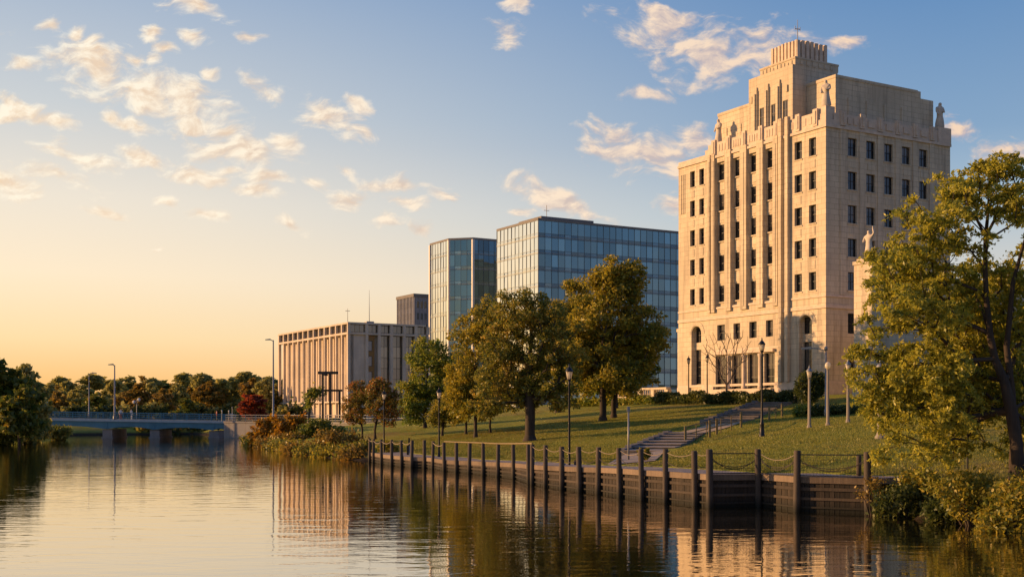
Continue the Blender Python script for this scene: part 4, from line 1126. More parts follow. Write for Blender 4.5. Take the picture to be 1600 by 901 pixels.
m.box(.1, .4, 0, 15, .1, .35)
obj('wall', m, M['limestone'], tw_)
for u in np.arange(.6, 14.7, .5):
    pass
m = MB()
for u in np.arange(.65, 14.6, .42):
    if min(abs(u - q) for q in np.arange(0, 15.1, 3)) > .45: m.lathe([(.07, .35), (.12, .6), (.05, .95), (.09, 1.2)], 6, (.25, u))
obj('balustrade', m, M['limestone_carved'], tw_)

# ------------------------------------------------------------------ glass buildings
def glass_block(label, px, D, zg, ztop, la, lb, nfl, pane, gl, cham=0, plant=None):
    p = P(px, HY, D); p.z = zg; H = ztop - zg
    t = thing('glass_tower', label, 'building', tuple(p), RAD(30), 'glass office buildings')
    g = MB(); f = MB(); sp_ = [MB() for _ in range(nfl)]; fbm_ = [MB() for _ in range(nfl + 1)]
    fh = H / nfl
    faces = []          # (origin2d, dir2d, out normal 2d, length)
    c = cham
    faces.append(((0, c), (0, 1), (-1, 0), la - c)); faces.append(((c, 0), (1, 0), (0, -1), lb - c))
    if c: q = c * math.sqrt(2); faces.append(((0, c), (.7071, -.7071), (-.7071, -.7071), q))
    for (o, d, n, ln) in faces:
        np_ = max(1, int(round(ln / pane))); w = ln / np_
        def pt(u, e, z): return (o[0] + d[0] * u + n[0] * e, o[1] + d[1] * u + n[1] * e, z)
        for i in range(np_):
            for j in range(nfl):
                for (za, zb) in ((j * fh + .25 * fh, (j + 1) * fh), (j * fh, j * fh + .25 * fh)):
                    e = [random.uniform(-.026, .026) for _ in range(3)]
                    (sp_[j] if zb - za < fh * .5 else g).add([pt(i * w + .02, e[0], za + .02), pt((i + 1) * w - .02, e[1], za + .02), pt((i + 1) * w - .02, e[1] + e[2], zb - .02), pt(i * w + .02, e[0] + e[2], zb - .02)], [(0, 1, 2, 3)])
        def bar(u0, u1, e0, e1, z0, z1):
            q = [pt(u0, e0, z0), pt(u1, e0, z0), pt(u1, e1, z0), pt(u0, e1, z0), pt(u0, e0, z1), pt(u1, e0, z1), pt(u1, e1, z1), pt(u0, e1, z1)]
            f.add(q, [(3, 2, 1, 0), (4, 5, 6, 7), (0, 1, 5, 4), (1, 2, 6, 5), (2, 3, 7, 6), (3, 0, 4, 7)])
        for i in range(np_ + 1): bar(i * w - .026, i * w + .026, -.05, .09, 0, H)
        for j in range(nfl + 1):
            bar(.05, ln - .05, -.05, .055, j * fh - .04, j * fh + .04)
            fb_ = fbm_[j]; q = [pt(u_, e_, z_) for z_ in (j * fh + .18, j * fh + .36) for (u_, e_) in ((.05, .02), (ln - .05, .02), (ln - .05, .05), (.05, .05))]; fb_.add(q, [(3, 2, 1, 0), (4, 5, 6, 7), (0, 1, 5, 4), (1, 2, 6, 5), (2, 3, 7, 6), (3, 0, 4, 7)])
            if j < nfl: bar(.05, ln - .05, -.05, .045, j * fh + .25 * fh - .035, j * fh + .25 * fh + .035)
    poly = [(c, 0), (lb, 0), (lb, la), (0, la), (0, c)] if c else [(0, 0), (lb, 0), (lb, la), (0, la)]
    ins = .08
    core = MB(); core.prism([(max(ins, min(lb, x)) if x < 1e-6 else x, max(ins, y) if y < 1e-6 else y) for x, y in poly], -3, H - .1)
    obj('glass_facade', g, M[gl], t)
    for q_ in fbm_: obj('floor_band', q_, M['spandrel'], t)
    for q_ in sp_: obj('spandrel_glass', q_, M['spandrel_glass'], t)
    obj('mullion_grid', f, M['mullion'], t); obj('core', core, M['spandrel'], t)
    if c:
        for (x_, y_) in ((0, c), (c, 0), (0, la)):
            r = MB(); r.box(x_ - .28, x_ + .28, y_ - .28, y_ + .28, 0, H); obj('corner_frame', r, M['white_paint'], t)
    r = MB(); r.prism([(x - .12 * (x < 1e-6), y - .12 * (y < 1e-6)) for x, y in poly], H, H + .5)
    obj('roof', r, M['roof_grey'], t)
    if plant:
        r = MB()
        for (a, b, c_, d_, h) in plant: r.box(a, b, c_, d_, H + .5, H + .5 + h)
        obj('roof_plant', r, M['roof_grey'], t)
        r = MB(); a = plant[0]; r.tube([(a[0] + 2, a[2] + 1, H + .5), (a[0] + 2, a[2] + 1, H + a[4] + 3.2)], .07, 5); r.tube([(a[0] + 1.3, a[2] + 1, H + a[4] + 2), (a[0] + 2.7, a[2] + 1, H + a[4] + 2)], .05, 5); obj('antenna', r, M['grey_metal'], t)
    return t
glass_block('wide blue glass office block behind the tallest lawn tree', 841, 260, 6, 46.4, 18.6, 52, 11, 1.75, 'blue_glass', 0, [(2, 16, 2, 12, .9), (20, 34, 3, 10, .6)])
glass_block('narrow glass tower with chamfer corner left of the wide glass block', 714, 300, 6, 48.4, 15.5, 15.5, 11, 1.6, 'dark_blue_glass', 4.6, None)
# grey louvred tower
p = P(647, HY, 345); p.z = 4
t = thing('grey_tower', 'grey ribbed tower block far behind the concrete hall', 'building', tuple(p), RAD(30))
H = (645 - 459) / F * 345
m = MB(); m.box(0, 14, 0, 12, -2, H); obj('wall', m, M['slate'], t)
m = MB()
for u in np.arange(.6, 12, 1.0): m.box(-.25, .0, u - .12, u + .12, 0, H - .8)
for u in np.arange(.6, 14, 1.2): m.box(u - .14, u + .14, -.25, .0, 0, H - .8)
obj('fin_row', m, M['slate'], t)
m = MB()
for j in range(9):
    z = H - 4 - j * 3.4
    m.box(-.03, .01, .8, 11.5, z, z + 1.9); m.box(.8, 13.5, -.03, .01, z, z + 1.9)
obj('window_band', m, M['grey_glass'], t)
m = MB(); m.box(-.3, 14.1, -.3, 12.1, H - .8, H + .1); obj('roof', m, M['grey_concrete'], t)

# ------------------------------------------------------------------ concrete hall
p = P(545, HY, 230); p.z = 2.6
hall = thing('concrete_hall', 'long pale concrete civic hall with tall slender columns along the river', 'building', tuple(p), RAD(30))
LA, LB, H = 40.7, 16.3, 19.1
NB = 13; bw_ = LA / NB
m = MB(); m.box(1.3, LB, 1.0, LA, -3, H - .6); m.box(.9, 1.305, .05, LA - .05, -3, 3.4)
for i in range(NB):
    a = i * bw_
    m.box(.95, 1.302, a + .95, a + bw_ - .15, 3.6, 16.9)           # deep wall panels between columns
m.box(.0, .99, .0, 1.3, 3.9, 16.9); m.box(.0, 3.38, .0, .99, -3, 16.9)
obj('wall', m, M['pale_concrete'], hall)
m = MB()
m.box(-.35, LB + .2, -.35, LA + .35, 18.75, 19.1)                         # roof edge
m.box(-.35, LB + .2, -.352, LA + .352, 16.75, 17.15)                       # ledge
m.box(-.30, 1.4, .0, LA + .2, 3.45, 3.75)                                  # low ledge
m.box(1.4, LB, 1.1, LA, 18.0, 18.74)
obj('roof', m, M['pale_concrete'], hall)
for i in range(NB + 1):
    a = i * bw_; m = MB(); m.box(-.3, .25, a - .27, a + .27, 3.752, 16.748)
    obj('column', m, M['pale_concrete'], hall)
    m = MB(); m.box(-.25, .2, a - .2, a + .2, -3, 3.448); obj('pillar', m, M['pale_concrete'], hall)
    m = MB(); m.box(-.3, .25, a - .25, a + .25, 17.152, 18.748); obj('frieze_post', m, M['pale_concrete'], hall)
for i in range(NB): window(hall, 'r', i * bw_ + .26, (i + 1) * bw_ - .26, 17.2, 18.7, .25, 2, 1, ('bronze', 'office_glass'))
def bE(px): k_ = (px - CX) / F; return (230 * k_ - p.x) / (.866 - .5 * k_)
cps = [bE(q) for q in (572.5, 592, 611, 631, 649.5, 668)]
for i, c in enumerate(cps):
    m = MB(); m.box(c - .3, c + .3, -.3, .3, -3, 16.748); obj('column', m, M['pale_concrete'], hall)
    m = MB(); m.box(c - .3, c + .3, -.3, .3, 17.152, 18.748); obj('frieze_post', m, M['pale_concrete'], hall)
m = MB(); m.box(cps[0] + .3, cps[0] + 1.9, .5, .99, 3.7, 16.7); obj('tan_panel', m, M['bronze'], hall)
for i in range(5):
    a, b = cps[i] + .31, cps[i + 1] - .31
    if i == 0:
        for z in (4.6, 7.6, 10.6, 13.6): window(hall, 'e', a + .1, a + 1.1, z, z + 2, .45, 1, 1, ('dark_frame', 'grey_glass'))
    else: window(hall, 'e', a, b, 3.8, 16.7, .5, 2, 6, ('dark_frame', 'office_glass'))
    window(hall, 'e', a, b, 17.2, 18.7, .3, 2, 1, ('dark_frame', 'office_glass'))
window(hall, 'e', .3, cps[0] - .35, 17.2, 18.7, .2, 3, 1, ('bronze', 'office_glass'))
m = MB(); m.tube([(6, 4, 18.5), (6, 4, 26)], [.09, .03], 5); m.box(5.2, 6.8, 3.4, 4.6, 18.7, 19.7); obj('mast', m, M['grey_metal'], hall)
m = MB(); m.tube([(3, 8, 18.5), (3, 8, 22.5)], [.07, .04], 5); m.tube([(2.5, 8, 22), (3.5, 8, 22)], .05, 5); obj('mast', m, M['grey_metal'], hall)

# ------------------------------------------------------------------ bridge and road
BR, BLft = P(352, HY, 190), P(48, HY, 188.5); BR.z, BLft.z = 2.72, 3.2
bd = (BLft - BR); bl = bd.length; ang = math.atan2(bd.y, bd.x)
br = thing('road_bridge', 'low teal steel girder road bridge on concrete piers', 'bridge', tuple(BR), ang)
sl = (BLft.z - BR.z) / bl     # local x runs along the bridge (to the left), local y negative = far side
WD = 10.0
def zx_(x): return sl * x
m = MB(); m.prism([(0, 0), (bl, 0), (bl, -WD), (0, -WD)], [-.35, zx_(bl) - .35, zx_(bl) - .35, -.35], [0, zx_(bl), zx_(bl), 0]); obj('deck', m, M['teal_light'], br)
m = MB(); m.prism([(0, -1.4), (bl, -1.4), (bl, -WD + 1.4), (0, -WD + 1.4)], [.001, zx_(bl) + .001, zx_(bl) + .001, .001], [.02, zx_(bl) + .02, zx_(bl) + .02, .02]); obj('roadway', m, M['asphalt'], br)
pier_x = []
for q in (333, 240, 166):
    k_ = (q - CX) / F       # where the ray meets the bridge line
    d2 = Vector((bd.x, bd.y)) / math.hypot(bd.x, bd.y); pier_x.append((k_ * BR.y - BR.x) / (d2.x - k_ * d2.y))
for yy in (-.25, -WD / 2, -WD + .55):
    m = MB(); n = 60
    xs = np.linspace(0, bl, n)
    sup = [0] + pier_x + [bl]
    def dep(x):
        for a, b in zip(sup[:-1], sup[1:]):
            if a <= x <= b:
                u = (x - a) / (b - a); return 1.22 - .42 * 4 * u * (1 - u)
        return 1.2
    pts = [(x, zx_(x) - .352) for x in xs] + [(x, zx_(x) - .352 - dep(x)) for x in xs[::-1]]
    vs = [(x, yy, z) for x, z in pts] + [(x, yy - .3, z) for x, z in pts]
    k2 = len(pts); fs = [(i, (i + 1) % k2, k2 + (i + 1) % k2, k2 + i) for i in range(k2)]
    for i in range(n - 1): fs.append((i, i + 1, k2 - 2 - i, k2 - 1 - i)); fs.append((k2 + i, k2 + i + 1, 2 * k2 - 2 - i, 2 * k2 - 1 - i))
    m.add(vs, fs)
    if yy == -.25:
        for x in pier_x: m.box(x - .12, x + .12, yy, yy + .08, zx_(x) - 1.5, zx_(x) - .36)
    obj('girder', m, M['teal_paint'], br)
for x in pier_x:
    m = MB()
    dy = Vector((0, -1))      # piers lie along the river flow
    dx = Vector((dy.y, -dy.x)); c = Vector((x, -.6)) + dy * 4.2
    m.obox((c.x, c.y), (dx.x, dx.y), (dy.x, dy.y), .75, 4.2, -4.4, zx_(x) - 1.62); m.obox((c.x, c.y), (dx.x, dx.y), (dy.x, dy.y), .9, 4.35, -4.4, -2.55)
    obj('pier', m, M['rough_concrete'], br)
def bridge_rail(y, nm='railing'):
    m = MB()
    for zz, rr in ((1.05, .05), (.72, .03), (.4, .03), (.12, .03)): m.tube([(0, y, zz), (bl, y, zx_(bl) + zz)], rr, 5)
    for x in np.arange(.2, bl, 2.0): m.box(x - .05, x + .05, y - .05, y + .05, zx_(x), zx_(x) + 1.1)
    for x in np.arange(.2, bl, .28): m.box(x - .012, x + .012, y - .012, y + .012, zx_(x) + .1, zx_(x) + 1.03)
    obj(nm, m, M['teal_paint'], br)
bridge_rail(-.15); bridge_rail(-WD + .15)
def on_bridge(x, y): 
    c_, s_ = math.cos(ang), math.sin(ang); return Vector((BR.x + x * c_ - y * s_, BR.y + x * s_ + y * c_, BR.z + zx_(x)))
def bx_at(px):
    k_ = (px - CX) / F; d2 = Vector((bd.x, bd.y)) / math.hypot(bd.x, bd.y); return (k_ * BR.y - BR.x) / (d2.x - k_ * d2.y)
# abutment and retaining wall along the road to the right
aw = [P(350, HY, 188.5), P(440, HY, 182), P(560, HY, 165), P(665, HY, 152)]
rw_ = thing('retaining_wall', 'grey concrete retaining wall joining the bridge to the right bank', 'wall', (aw[0].x, aw[0].y, 0))
m = MB(); mr2 = MB(); q0 = Vector((aw[0].x, aw[0].y, 0))
for a, b in zip(aw[:-1], aw[1:]):
    a, b = Vector((a.x, a.y, 0)) - q0, Vector((b.x, b.y, 0)) - q0; d = (b - a).normalized(); nn = Vector((-d.y, d.x, 0))
    m.prism([(v.x, v.y) for v in (a, b, b + nn * .6, a + nn * .6)], -2, 2.45)
    m.prism([(v.x, v.y) for v in (a - nn * .12, b - nn * .12, b + nn * .75, a + nn * .75)], 2.452, 2.72)
    ln = (b - a).length
    for zz in (3.7, 3.3, 2.95): mr2.tube([a + nn * .3 + Vector((0, 0, zz)), b + nn * .3 + Vector((0, 0, zz))], .04, 5)
    for x in np.arange(0, ln, 2.2): c_ = a + d * x + nn * .3; mr2.box(c_.x - .05, c_.x + .05, c_.y - .05, c_.y + .05, 2.7, 3.75)
    for x in np.arange(0, ln, .4): c_ = a + d * x + nn * .3; mr2.box(c_.x - .014, c_.x + .014, c_.y - .014, c_.y + .014, 2.7, 3.7)
obj('wall', m, M['rough_concrete'], rw_); obj('railing', mr2, M['grey_metal'], rw_)
strip('road', [on_bridge(0, -5), P(440, HY, 192), P(560, HY, 176), P(665, HY, 162)], 8, M['asphalt'], .06, 'asphalt road leaving the bridge toward the concrete hall')

# people on the bridge
def person(label, loc, rz, top, trousers, sc=1.0):
    pts = [(0, 0, .95), (0, 0, 1.18), (0, .01, 1.40), (0, .01, 1.50), (0, -.01, 1.60), (0, -.01, 1.70)]
    ed = [(0, 1), (1, 2), (2, 3), (3, 4), (4, 5)]; rad = [(.15, .11), (.15, .11), (.17, .11), (.055, .055), (.085, .10), (.06, .07)]
    for sx in (-1, 1):
        i = len(pts); pts += [(sx * .10, 0, .86), (sx * .11, -.02, .48), (sx * .12, .02, .08), (sx * .12, -.13, .04)]; rad += [.095, .065, .045, .04]
        ed += [(0, i), (i, i + 1), (i + 1, i + 2), (i + 2, i + 3)]
        i = len(pts); pts += [(sx * .22, .01, 1.38), (sx * .27, .03, 1.10), (sx * .27, -.08, .88), (sx * .27, -.1, .80)]; rad += [.06, .045, .035, .035]
        ed += [(2, i), (i, i + 1), (i + 1, i + 2), (i + 2, i + 3)]
    me = eval_skin(pts, ed, rad, 'person', 1)
    for mm in (top, trousers, 'skin'): me.materials.append(M[mm])
    for f in me.polygons:
        z = f.center.z; f.material_index = 2 if z > 1.47 else (1 if z < .92 else 0)
    o = bpy.data.objects.new('person', me); C.objects.link(o); o.location = loc; o.rotation_euler = (0, 0, rz); o.scale = (sc,) * 3
    h = MB(); h.lathe([(.05, 1.60), (.098, 1.63), (.10, 1.69), (.07, 1.735), (.02, 1.75)], 10, (0, .01)); obj('hair', h, M['bark'], o)
    return tag(o, label, 'person', 'people on the bridge')
person('person in a white top and red trousers standing on the bridge by the signal pole', on_bridge(bx_at(186), -.9), .4, 'white_paint', 'red_paint')
person('person in white clothes walking on the bridge right of the signal pole', on_bridge(bx_at(203), -.9), 1.2, 'white_paint', 'white_paint')
person('person in a red top standing at the right end of the bridge railing', on_bridge(bx_at(337), -.9), 2.0, 'red_paint', 'dark_frame')

# tall street lights
def street_light(label, loc, h, arm, rz, r=.1, mat='grey_metal'):
    t = thing('street_light', label, 'street light', tuple(loc), rz, 'tall street lights')
    m = MB(); m.lathe([(r * 2.0, -.3), (r * 2.0, .5), (r * 1.2, .6), (r * .7, h)], 8); obj('pole', m, M[mat], t)
    m = MB(); m.tube([(0, 0, h - .15), (arm * .5, 0, h + .05), (arm, 0, h + .1)], r * .5, 6); obj('arm', m, M[mat], t)
    m = MB(); m.prism([(arm - .35, -.17), (arm + .45, -.17), (arm + .45, .17), (arm - .35, .17)], h + .0, [h + .22, h + .12, h + .12, h + .22]); obj('lamp_head', m, M[mat], t)
    return t
street_light('tall pale street light standing on the bridge beside the two people', on_bridge(bx_at(178), -.4), 8.7, .55, math.pi, .13)
street_light('thin grey street light behind the bridge railing, left of the pale one', P(139, 650, 226), 8.2, 1.0, 0, .1)
street_light('tall dark street light on the road in front of the concrete hall', Vector((P(427, 655, 188).x, 188, 2.6)), 13.0, .8, math.pi, .13)
l9 = hit(1290, 650); l9.z -= .1
sl_ = street_light('grey street light with a curved arm rising behind the pale concrete lamp posts', Vector((490.5 / F * 96, 96, gz(490.5 / F * 96, 96))), (650 - 545) / F * 96, 1.5, RAD(160), .075)
m = MB(); hh = (650 - 545) / F * 96; m.tube([(0, 0, hh - .1), (0, 0, hh + .7)], .03, 5); m.lathe([(.14, hh - .1), (.14, hh + .12), (.05, hh + .2)], 6); obj('finial', m, M['grey_metal'], sl_)
# signal pole on the bridge
o = on_bridge(bx_at(189), -9.4)
t = thing('signal_pole', 'white signal pole with two lamp heads on the bridge', 'signal', tuple(o))
hs = 3.3; m = MB(); m.tube([(0, 0, 0), (0, 0, hs)], .07, 6); m.tube([(-.5, 0, hs - .2), (.4, 0, hs - .2)], .05, 6); obj('pole', m, M['grey_metal'], t)
for dx, hz in ((-.45, hs - .45), (.38, hs - .05)):
    m = MB(); m.lathe([(.08, hz - .25), (.24, hz - .1), (.24, hz + .2), (.08, hz + .3)], 8, (dx, 0)); obj('lamp_head', m, M['white_paint'], t)
for px, lb in ((72, 'thin white post at the left end of the bridge railing'), (346, 'short white post at the right end of the bridge railing'), (357, 'pale marker post on the road just past the bridge')):
    o = on_bridge(bx_at(px), -.4); h_ = 2.6 if px == 72 else 1.7
    m = MB(); m.lathe([(.09, 0), (.07, h_ - .15), (.12, h_ - .1), (.12, h_), (.03, h_ + .05)], 8); tag(obj('marker_post', m, M['white_paint'], None, o), lb, 'post', 'marker posts at the bridge')
o = P(363, 650, 205); o.z = gz(o.x, o.y)
t = thing('road_sign', 'small white sign on a pole left of the red tree', 'sign', tuple(o))
m = MB(); m.tube([(0, 0, -.2), (0, 0, 4.2)], .06, 6); m.lathe([(.05, 4.2), (.14, 4.3), (.05, 4.45)], 6); obj('pole', m, M['grey_metal'], t)
m = MB(); m.box(-.3, .15, -.1, -.06, 2.3, 3.3); obj('sign_panel', m, M['white_paint'], t)

# ------------------------------------------------------------------ lantern lamp posts
def lantern_parts(t, z, s, glass='lamp_glass', metal='black_metal'):
    m = MB(); m.lathe([(.06 * s, z), (.15 * s, z + .06 * s), (.15 * s, z + .10 * s)], 6); 
    for k in range(6):
        a = 2 * math.pi * k / 6; c_, s_ = math.cos(a), math.sin(a)
        m.tube([(c_ * .14 * s, s_ * .14 * s, z + .1 * s), (c_ * .235 * s, s_ * .235 * s, z + .58 * s)], .012 * s, 4, False)
    m.lathe([(.27 * s, z + .58 * s), (.27 * s, z + .62 * s), (.13 * s, z + .82 * s), (.05 * s, z + .88 * s), (.06 * s, z + .93 * s), (.015 * s, z + 1.12 * s)], 6)
    obj('lantern_frame', m, M[metal], t)
    m = MB(); m.lathe([(.13 * s, z + .10 * s), (.222 * s, z + .575 * s)], 6); obj('lamp_glass', m, M[glass], t)
def black_lamp(label, loc, h):
    t = thing('lamp_post', label, 'lamp post', tuple(loc), random.uniform(0, 1), 'black lantern lamp posts')
    zl = h - 1.12
    m = MB(); m.lathe([(.20, -.4), (.20, .12), (.16, .18), (.14, .75), (.16, .8), (.10, .95), (.075, 1.4), (.055, zl - .25), (.08, zl - .2), (.055, zl - .12), (.07, zl)], 10)
    obj('pole', m, M['black_metal'], t); lantern_parts(t, zl, .86)
    return t
def zl_(px, D): x = (px - CX) / F * D; return Vector((x, D, gz(x, D)))
for lb, px, D, top in (('tall black lantern post on the river path in front of the big oak', 889.5, 66, 563),
                       ('black lantern post on the river path in front of the dark green tree', 686, 88, 600),
                       ('black lantern post beyond the far end of the river wall', 600, 97.5, 604),
                       ('black lantern post on the hilltop beside the tallest lawn tree', 964, 138, 581),
                       ('black lantern post at the far left of the stone building front', 1076, 133, 553),
                       ('black lantern post beside the bare tree, left of it', 1105, 130, 550),
                       ('tall black lantern post at the foot of the upper stone steps', 1190.5, 77, 523)):
    b = zl_(px, D); black_lamp(lb, b, CAMZ + (HY - top) / F * D - b.z)
def pale_lamp(label, px, D, top, globe=False, full=True, w=1.0):
    b = zl_(px, D); h = CAMZ + (HY - top) / F * D - b.z
    t = thing('concrete_lamp_post', label, 'lamp post', tuple(b), 0, 'pale concrete lamp posts')
    zl = h - (.5 if globe else .95); w *= .78
    m = MB(); m.lathe([(.22 * w, -.4), (.22 * w, .1), (.15 * w, .22), (.105 * w, zl - .1), (.13 * w, zl - .05), (.13 * w, zl)], 8, smooth=False); obj('post', m, M['post_concrete'], t)
    if globe:
        m = MB(); m.lathe([(.10, zl), (.19, zl + .1), (.22, zl + .24), (.17, zl + .4), (.06, zl + .49)], 12); obj('globe', m, M['lamp_glass'], t)
    else: lantern_parts(t, zl, .85, metal='grey_metal')
pale_lamp('pale concrete lamp post with a pointed lantern, left of the globe one', 1264.5, 82, 570)
pale_lamp('pale concrete lamp post with a round globe, between the other two', 1293.5, 83, 565, True)
pale_lamp('pale concrete lamp post half hidden at the big tree crown edge', 1325, 84, 560)
pale_lamp('thick white concrete post with flared foot under the big tree branches', 1375.5, 63, 560, w=1.75)

# thin posts, pedestal signs, bins
b = zl_(982, 66); b.z = max(b.z, 1.2)
t = thing('sign_post', 'thin blue grey post at the foot of the lower stairs', 'post', tuple(b))
m = MB(); m.lathe([(.06, -.3), (.045, 2.75)], 8); obj('pole', m, M['grey_metal'], t)
m = MB(); m.box(-.08, .08, -.06, .06, 2.7, 3.0); obj('sensor_head', m, M['grey_metal'], t)
b = zl_(881, 66.5)
t = thing('info_pedestal', 'short grey info pedestal beside the tall black lantern post', 'pedestal', tuple(b))
m = MB(); m.box(-.13, .1, -.1, .1, -.3, 1.95); obj('post', m, M['grey_metal'], t)
m = MB(); m.box(-.1, .42, -.13, -.09, 1.55, 1.85); obj('sign_panel', m, M['grey_concrete'], t)
b = zl_(640, 92)
t = thing('info_sign', 'tall narrow sign board with pale lower panel on the far river path', 'sign', tuple(b))
m = MB(); m.box(-.22, -.05, -.08, .08, -.3, 2.1); m.box(-.1, .02, -.06, .06, 2.1, 2.7); obj('post', m, M['bark'], t)
m = MB(); m.box(-.02, .28, -.05, .05, .35, 1.5); obj('sign_panel', m, M['white_paint'], t)
m = MB(); m.box(-.04, .3, -.06, .06, 1.52, 2.1); obj('sign_cap', m, M['grey_metal'], t)
def bin_(label, px, D, s):
    b = zl_(px, D)
    t = thing('litter_bin', label, 'bin', tuple(b), 0, 'dark litter bins on the river path')
    m = MB(); m.lathe([(.24 * s, -.1), (.27 * s, .1), (.30 * s, .85 * s), (.31 * s, .9 * s)], 12)
    obj('bin_body', m, M['black_metal'], t)
    m = MB(); m.lathe([(.33 * s, .9 * s), (.33 * s, .97 * s), (.16 * s, 1.08 * s)], 12); obj('bin_lid', m, M['black_metal'], t)
bin_('dark litter bin by the far lamp post at the river wall end', 608, 96, 1.1)
bin_('dark litter bin left of the tall black lantern post', 868, 65.5, 1.05)
m = MB(); m.lathe([(.11, -.2), (.11, 1.25), (.06, 1.3)], 8)
b = zl_(899.8, 66); tag(obj('bollard', m, M['pile_wood'], None, b), 'short dark bollard right of the tall black lantern post', 'bollard')
# timber pergola by the road
b = P(512, HY, 172); b.z = gz(b.x, b.y)
t = thing('pergola', 'dark timber pergola frame with vines before the concrete hall', 'pergola', tuple(b))
for dx, dy, h_ in ((-.7, 0, 8.0), (.35, 0, 8.2), (-2.9, 1.2, 5.6), (1.6, 1.0, 5.6)):
    m = MB(); m.box(dx - .14, dx + .14, dy - .14, dy + .14, -.5, h_); obj('post', m, M['pile_wood'], t)
m = MB(); m.box(-1.4, 1.5, -.18, .18, 8.0, 8.4); m.box(-.5, -.1, -.9, .9, 7.8, 8.0); obj('beam', m, M['pile_wood'], t)
m = MB(); m.box(-3.2, 2.0, 1.0, 1.25, 5.5, 5.8); obj('beam', m, M['pile_wood'], t)
cl = in_lobes([(-2.2, 1.1, 5.3, 1.5, .6, .8), (-2.9, 1.1, 4, .6, .5, 1.5)], 40, .2); rep = RNG.integers(0, 40, 900)
obj('vine', np_mesh('vine', leaf_quads(cl[rep] + RNG.normal(size=(900, 3)) * .3, .2), 4), M['leaf_green'], t)

# ------------------------------------------------------------------ far trees
def far_proto(seed, leaf, w=1.0, pine=False, n=110, ls=.9):
    """tree about 12 m tall, kept as meshes to share"""
    lob = []
    if pine:
        for _ in range(8):
            z = random.uniform(5.0, 11); lob.append((random.uniform(-1.7, 1.7), random.uniform(-1.5, 1.5), z, 1.7 * w, 1.7 * w, .9))
        lob.append((0, 0, 11, 1.5, 1.5, .9))
    else:
        for _ in range(7):
            z = random.uniform(3.2, 9.6); r = 2.6 * (1 - .35 * abs(z - 6) / 5)
            lob.append((random.uniform(-1.9, 1.9) * w, random.uniform(-1.8, 1.8) * w, z, r * w, r * w, r * .8))
        lob.append((random.uniform(-.6, .6), 0, 10.4, 1.7 * w, 1.7 * w, 1.5))
    tr = [(0, 0, -.5), (.05, 0, 2), (0, .1, 4), (.1, 0, 6), (0, 0, 8), (0, 0, 10)]
    cl = in_lobes(lob, n, .35); nodes, par, ends = skeleton(tr, cl)
    tm = limbs_mesh(nodes, par, ends, .03, .28, .5, 5, .05).mesh('trunk')
    rep = np.repeat(np.arange(n), 30); cr = 1.0
    cen = cl[rep] + unit(len(rep)) * (RNG.uniform(0, 1, len(rep)) ** .5 * cr)[:, None] * np.array((1, 1, .65))
    cm = np_mesh('crown', leaf_quads(cen, ls * .55), 4)
    tm.materials.append(M['bark']); cm.materials.append(M[leaf]); return tm, cm
protos = {'green': [far_proto(i, 'leaf_farg') for i in range(3)], 'pine': [far_proto(i, 'leaf_farg', 1, True) for i in range(2)],
          'gold': [far_proto(i, 'leaf_fary') for i in range(2)], 'dark': [far_proto(i, 'leaf_bank', 1.1) for i in range(3)], 'red': [far_proto(9, 'leaf_red', 1.2)]}
far_cnt = {}
def far_tree(kind, px, top, D, lb, w=1.0, name='tree', group='trees beyond the bridge'):
    x = (px - CX) / F * D; z = gz(x, D); h = CAMZ + (HY - top) / F * D - z
    tm, cm = random.choice(protos[kind])
    t = thing(name, lb, 'tree', (x, D, z), random.uniform(0, 6.28), group)
    s = h / 12.0; t.scale = (s * w, s * w, s)
    obj('trunk', tm, tm.materials[0], t); obj('crown', cm, cm.materials[0], t)
    return t
far_tree('red', 396, 612, 212, 'round red leaved tree left of the concrete hall', 1.35, group='autumn trees near the hall')
special = [('gold', 218, 589, 262, 'tall golden tree standing above the middle of the bridge', 1.0),
           ('pine', 176, 594, 275, 'open crowned pine just behind the pale bridge street light', .9),
           ('pine', 312, 584, 285, 'tall broad pine rising above the far wood, left of the tallest one', 1.15),
           ('pine', 380, 581, 290, 'tallest pine of the far wood, behind the red tree', 1.15),
           ('pine', 347, 592, 300, 'pine between the two tallest pines of the far wood', 1.0),
           ('pine', 108, 596, 280, 'pine behind the left end of the bridge', .9),
           ('dark', 290, 622, 240, 'dark low tree behind the right half of the bridge', 1.3),
           ('green', 410, 596, 262, 'green tree between the red tree and the concrete hall', 1.0),
           ('gold', 255, 606, 250, 'golden low tree right of the tall golden tree', 1.0),
           ('dark', 150, 612, 250, 'dark tree behind the pale bridge street light', 1.1),
           ('green', 120, 606, 258, 'green tree behind the thin grey bridge street light', 1.1),
           ('gold', 92, 604, 255, 'golden tree above the left end of the bridge', 1.0)]
for k_, px, top, D, lb, w in special: far_tree(k_, px, top, D, lb, w)
# second rank, less distinct: sorted left to right
rng2 = random.Random(4)
pos = [(60, 601), (78, 600), (100, 608), (135, 602), (160, 604), (190, 603), (200, 610), (232, 604), (240, 600), (268, 600), (278, 598), (300, 597), (330, 594), (335, 604), (362, 592), (368, 606), (395, 592), (405, 604), (420, 594), (432, 598), (440, 604), (455, 606)]
for i, (px, top) in enumerate(pos):
    kd = rng2.choice(['green', 'green', 'gold', 'dark', 'green'])
    D = rng2.uniform(300, 345) if i % 2 else rng2.uniform(266, 296)
    far_tree(kd, px, top + rng2.uniform(-2, 2), D, 'hazy tree in the far wood behind the bridge, one of many alike', rng2.uniform(1.0, 1.35), group='hazy trees of the far wood')
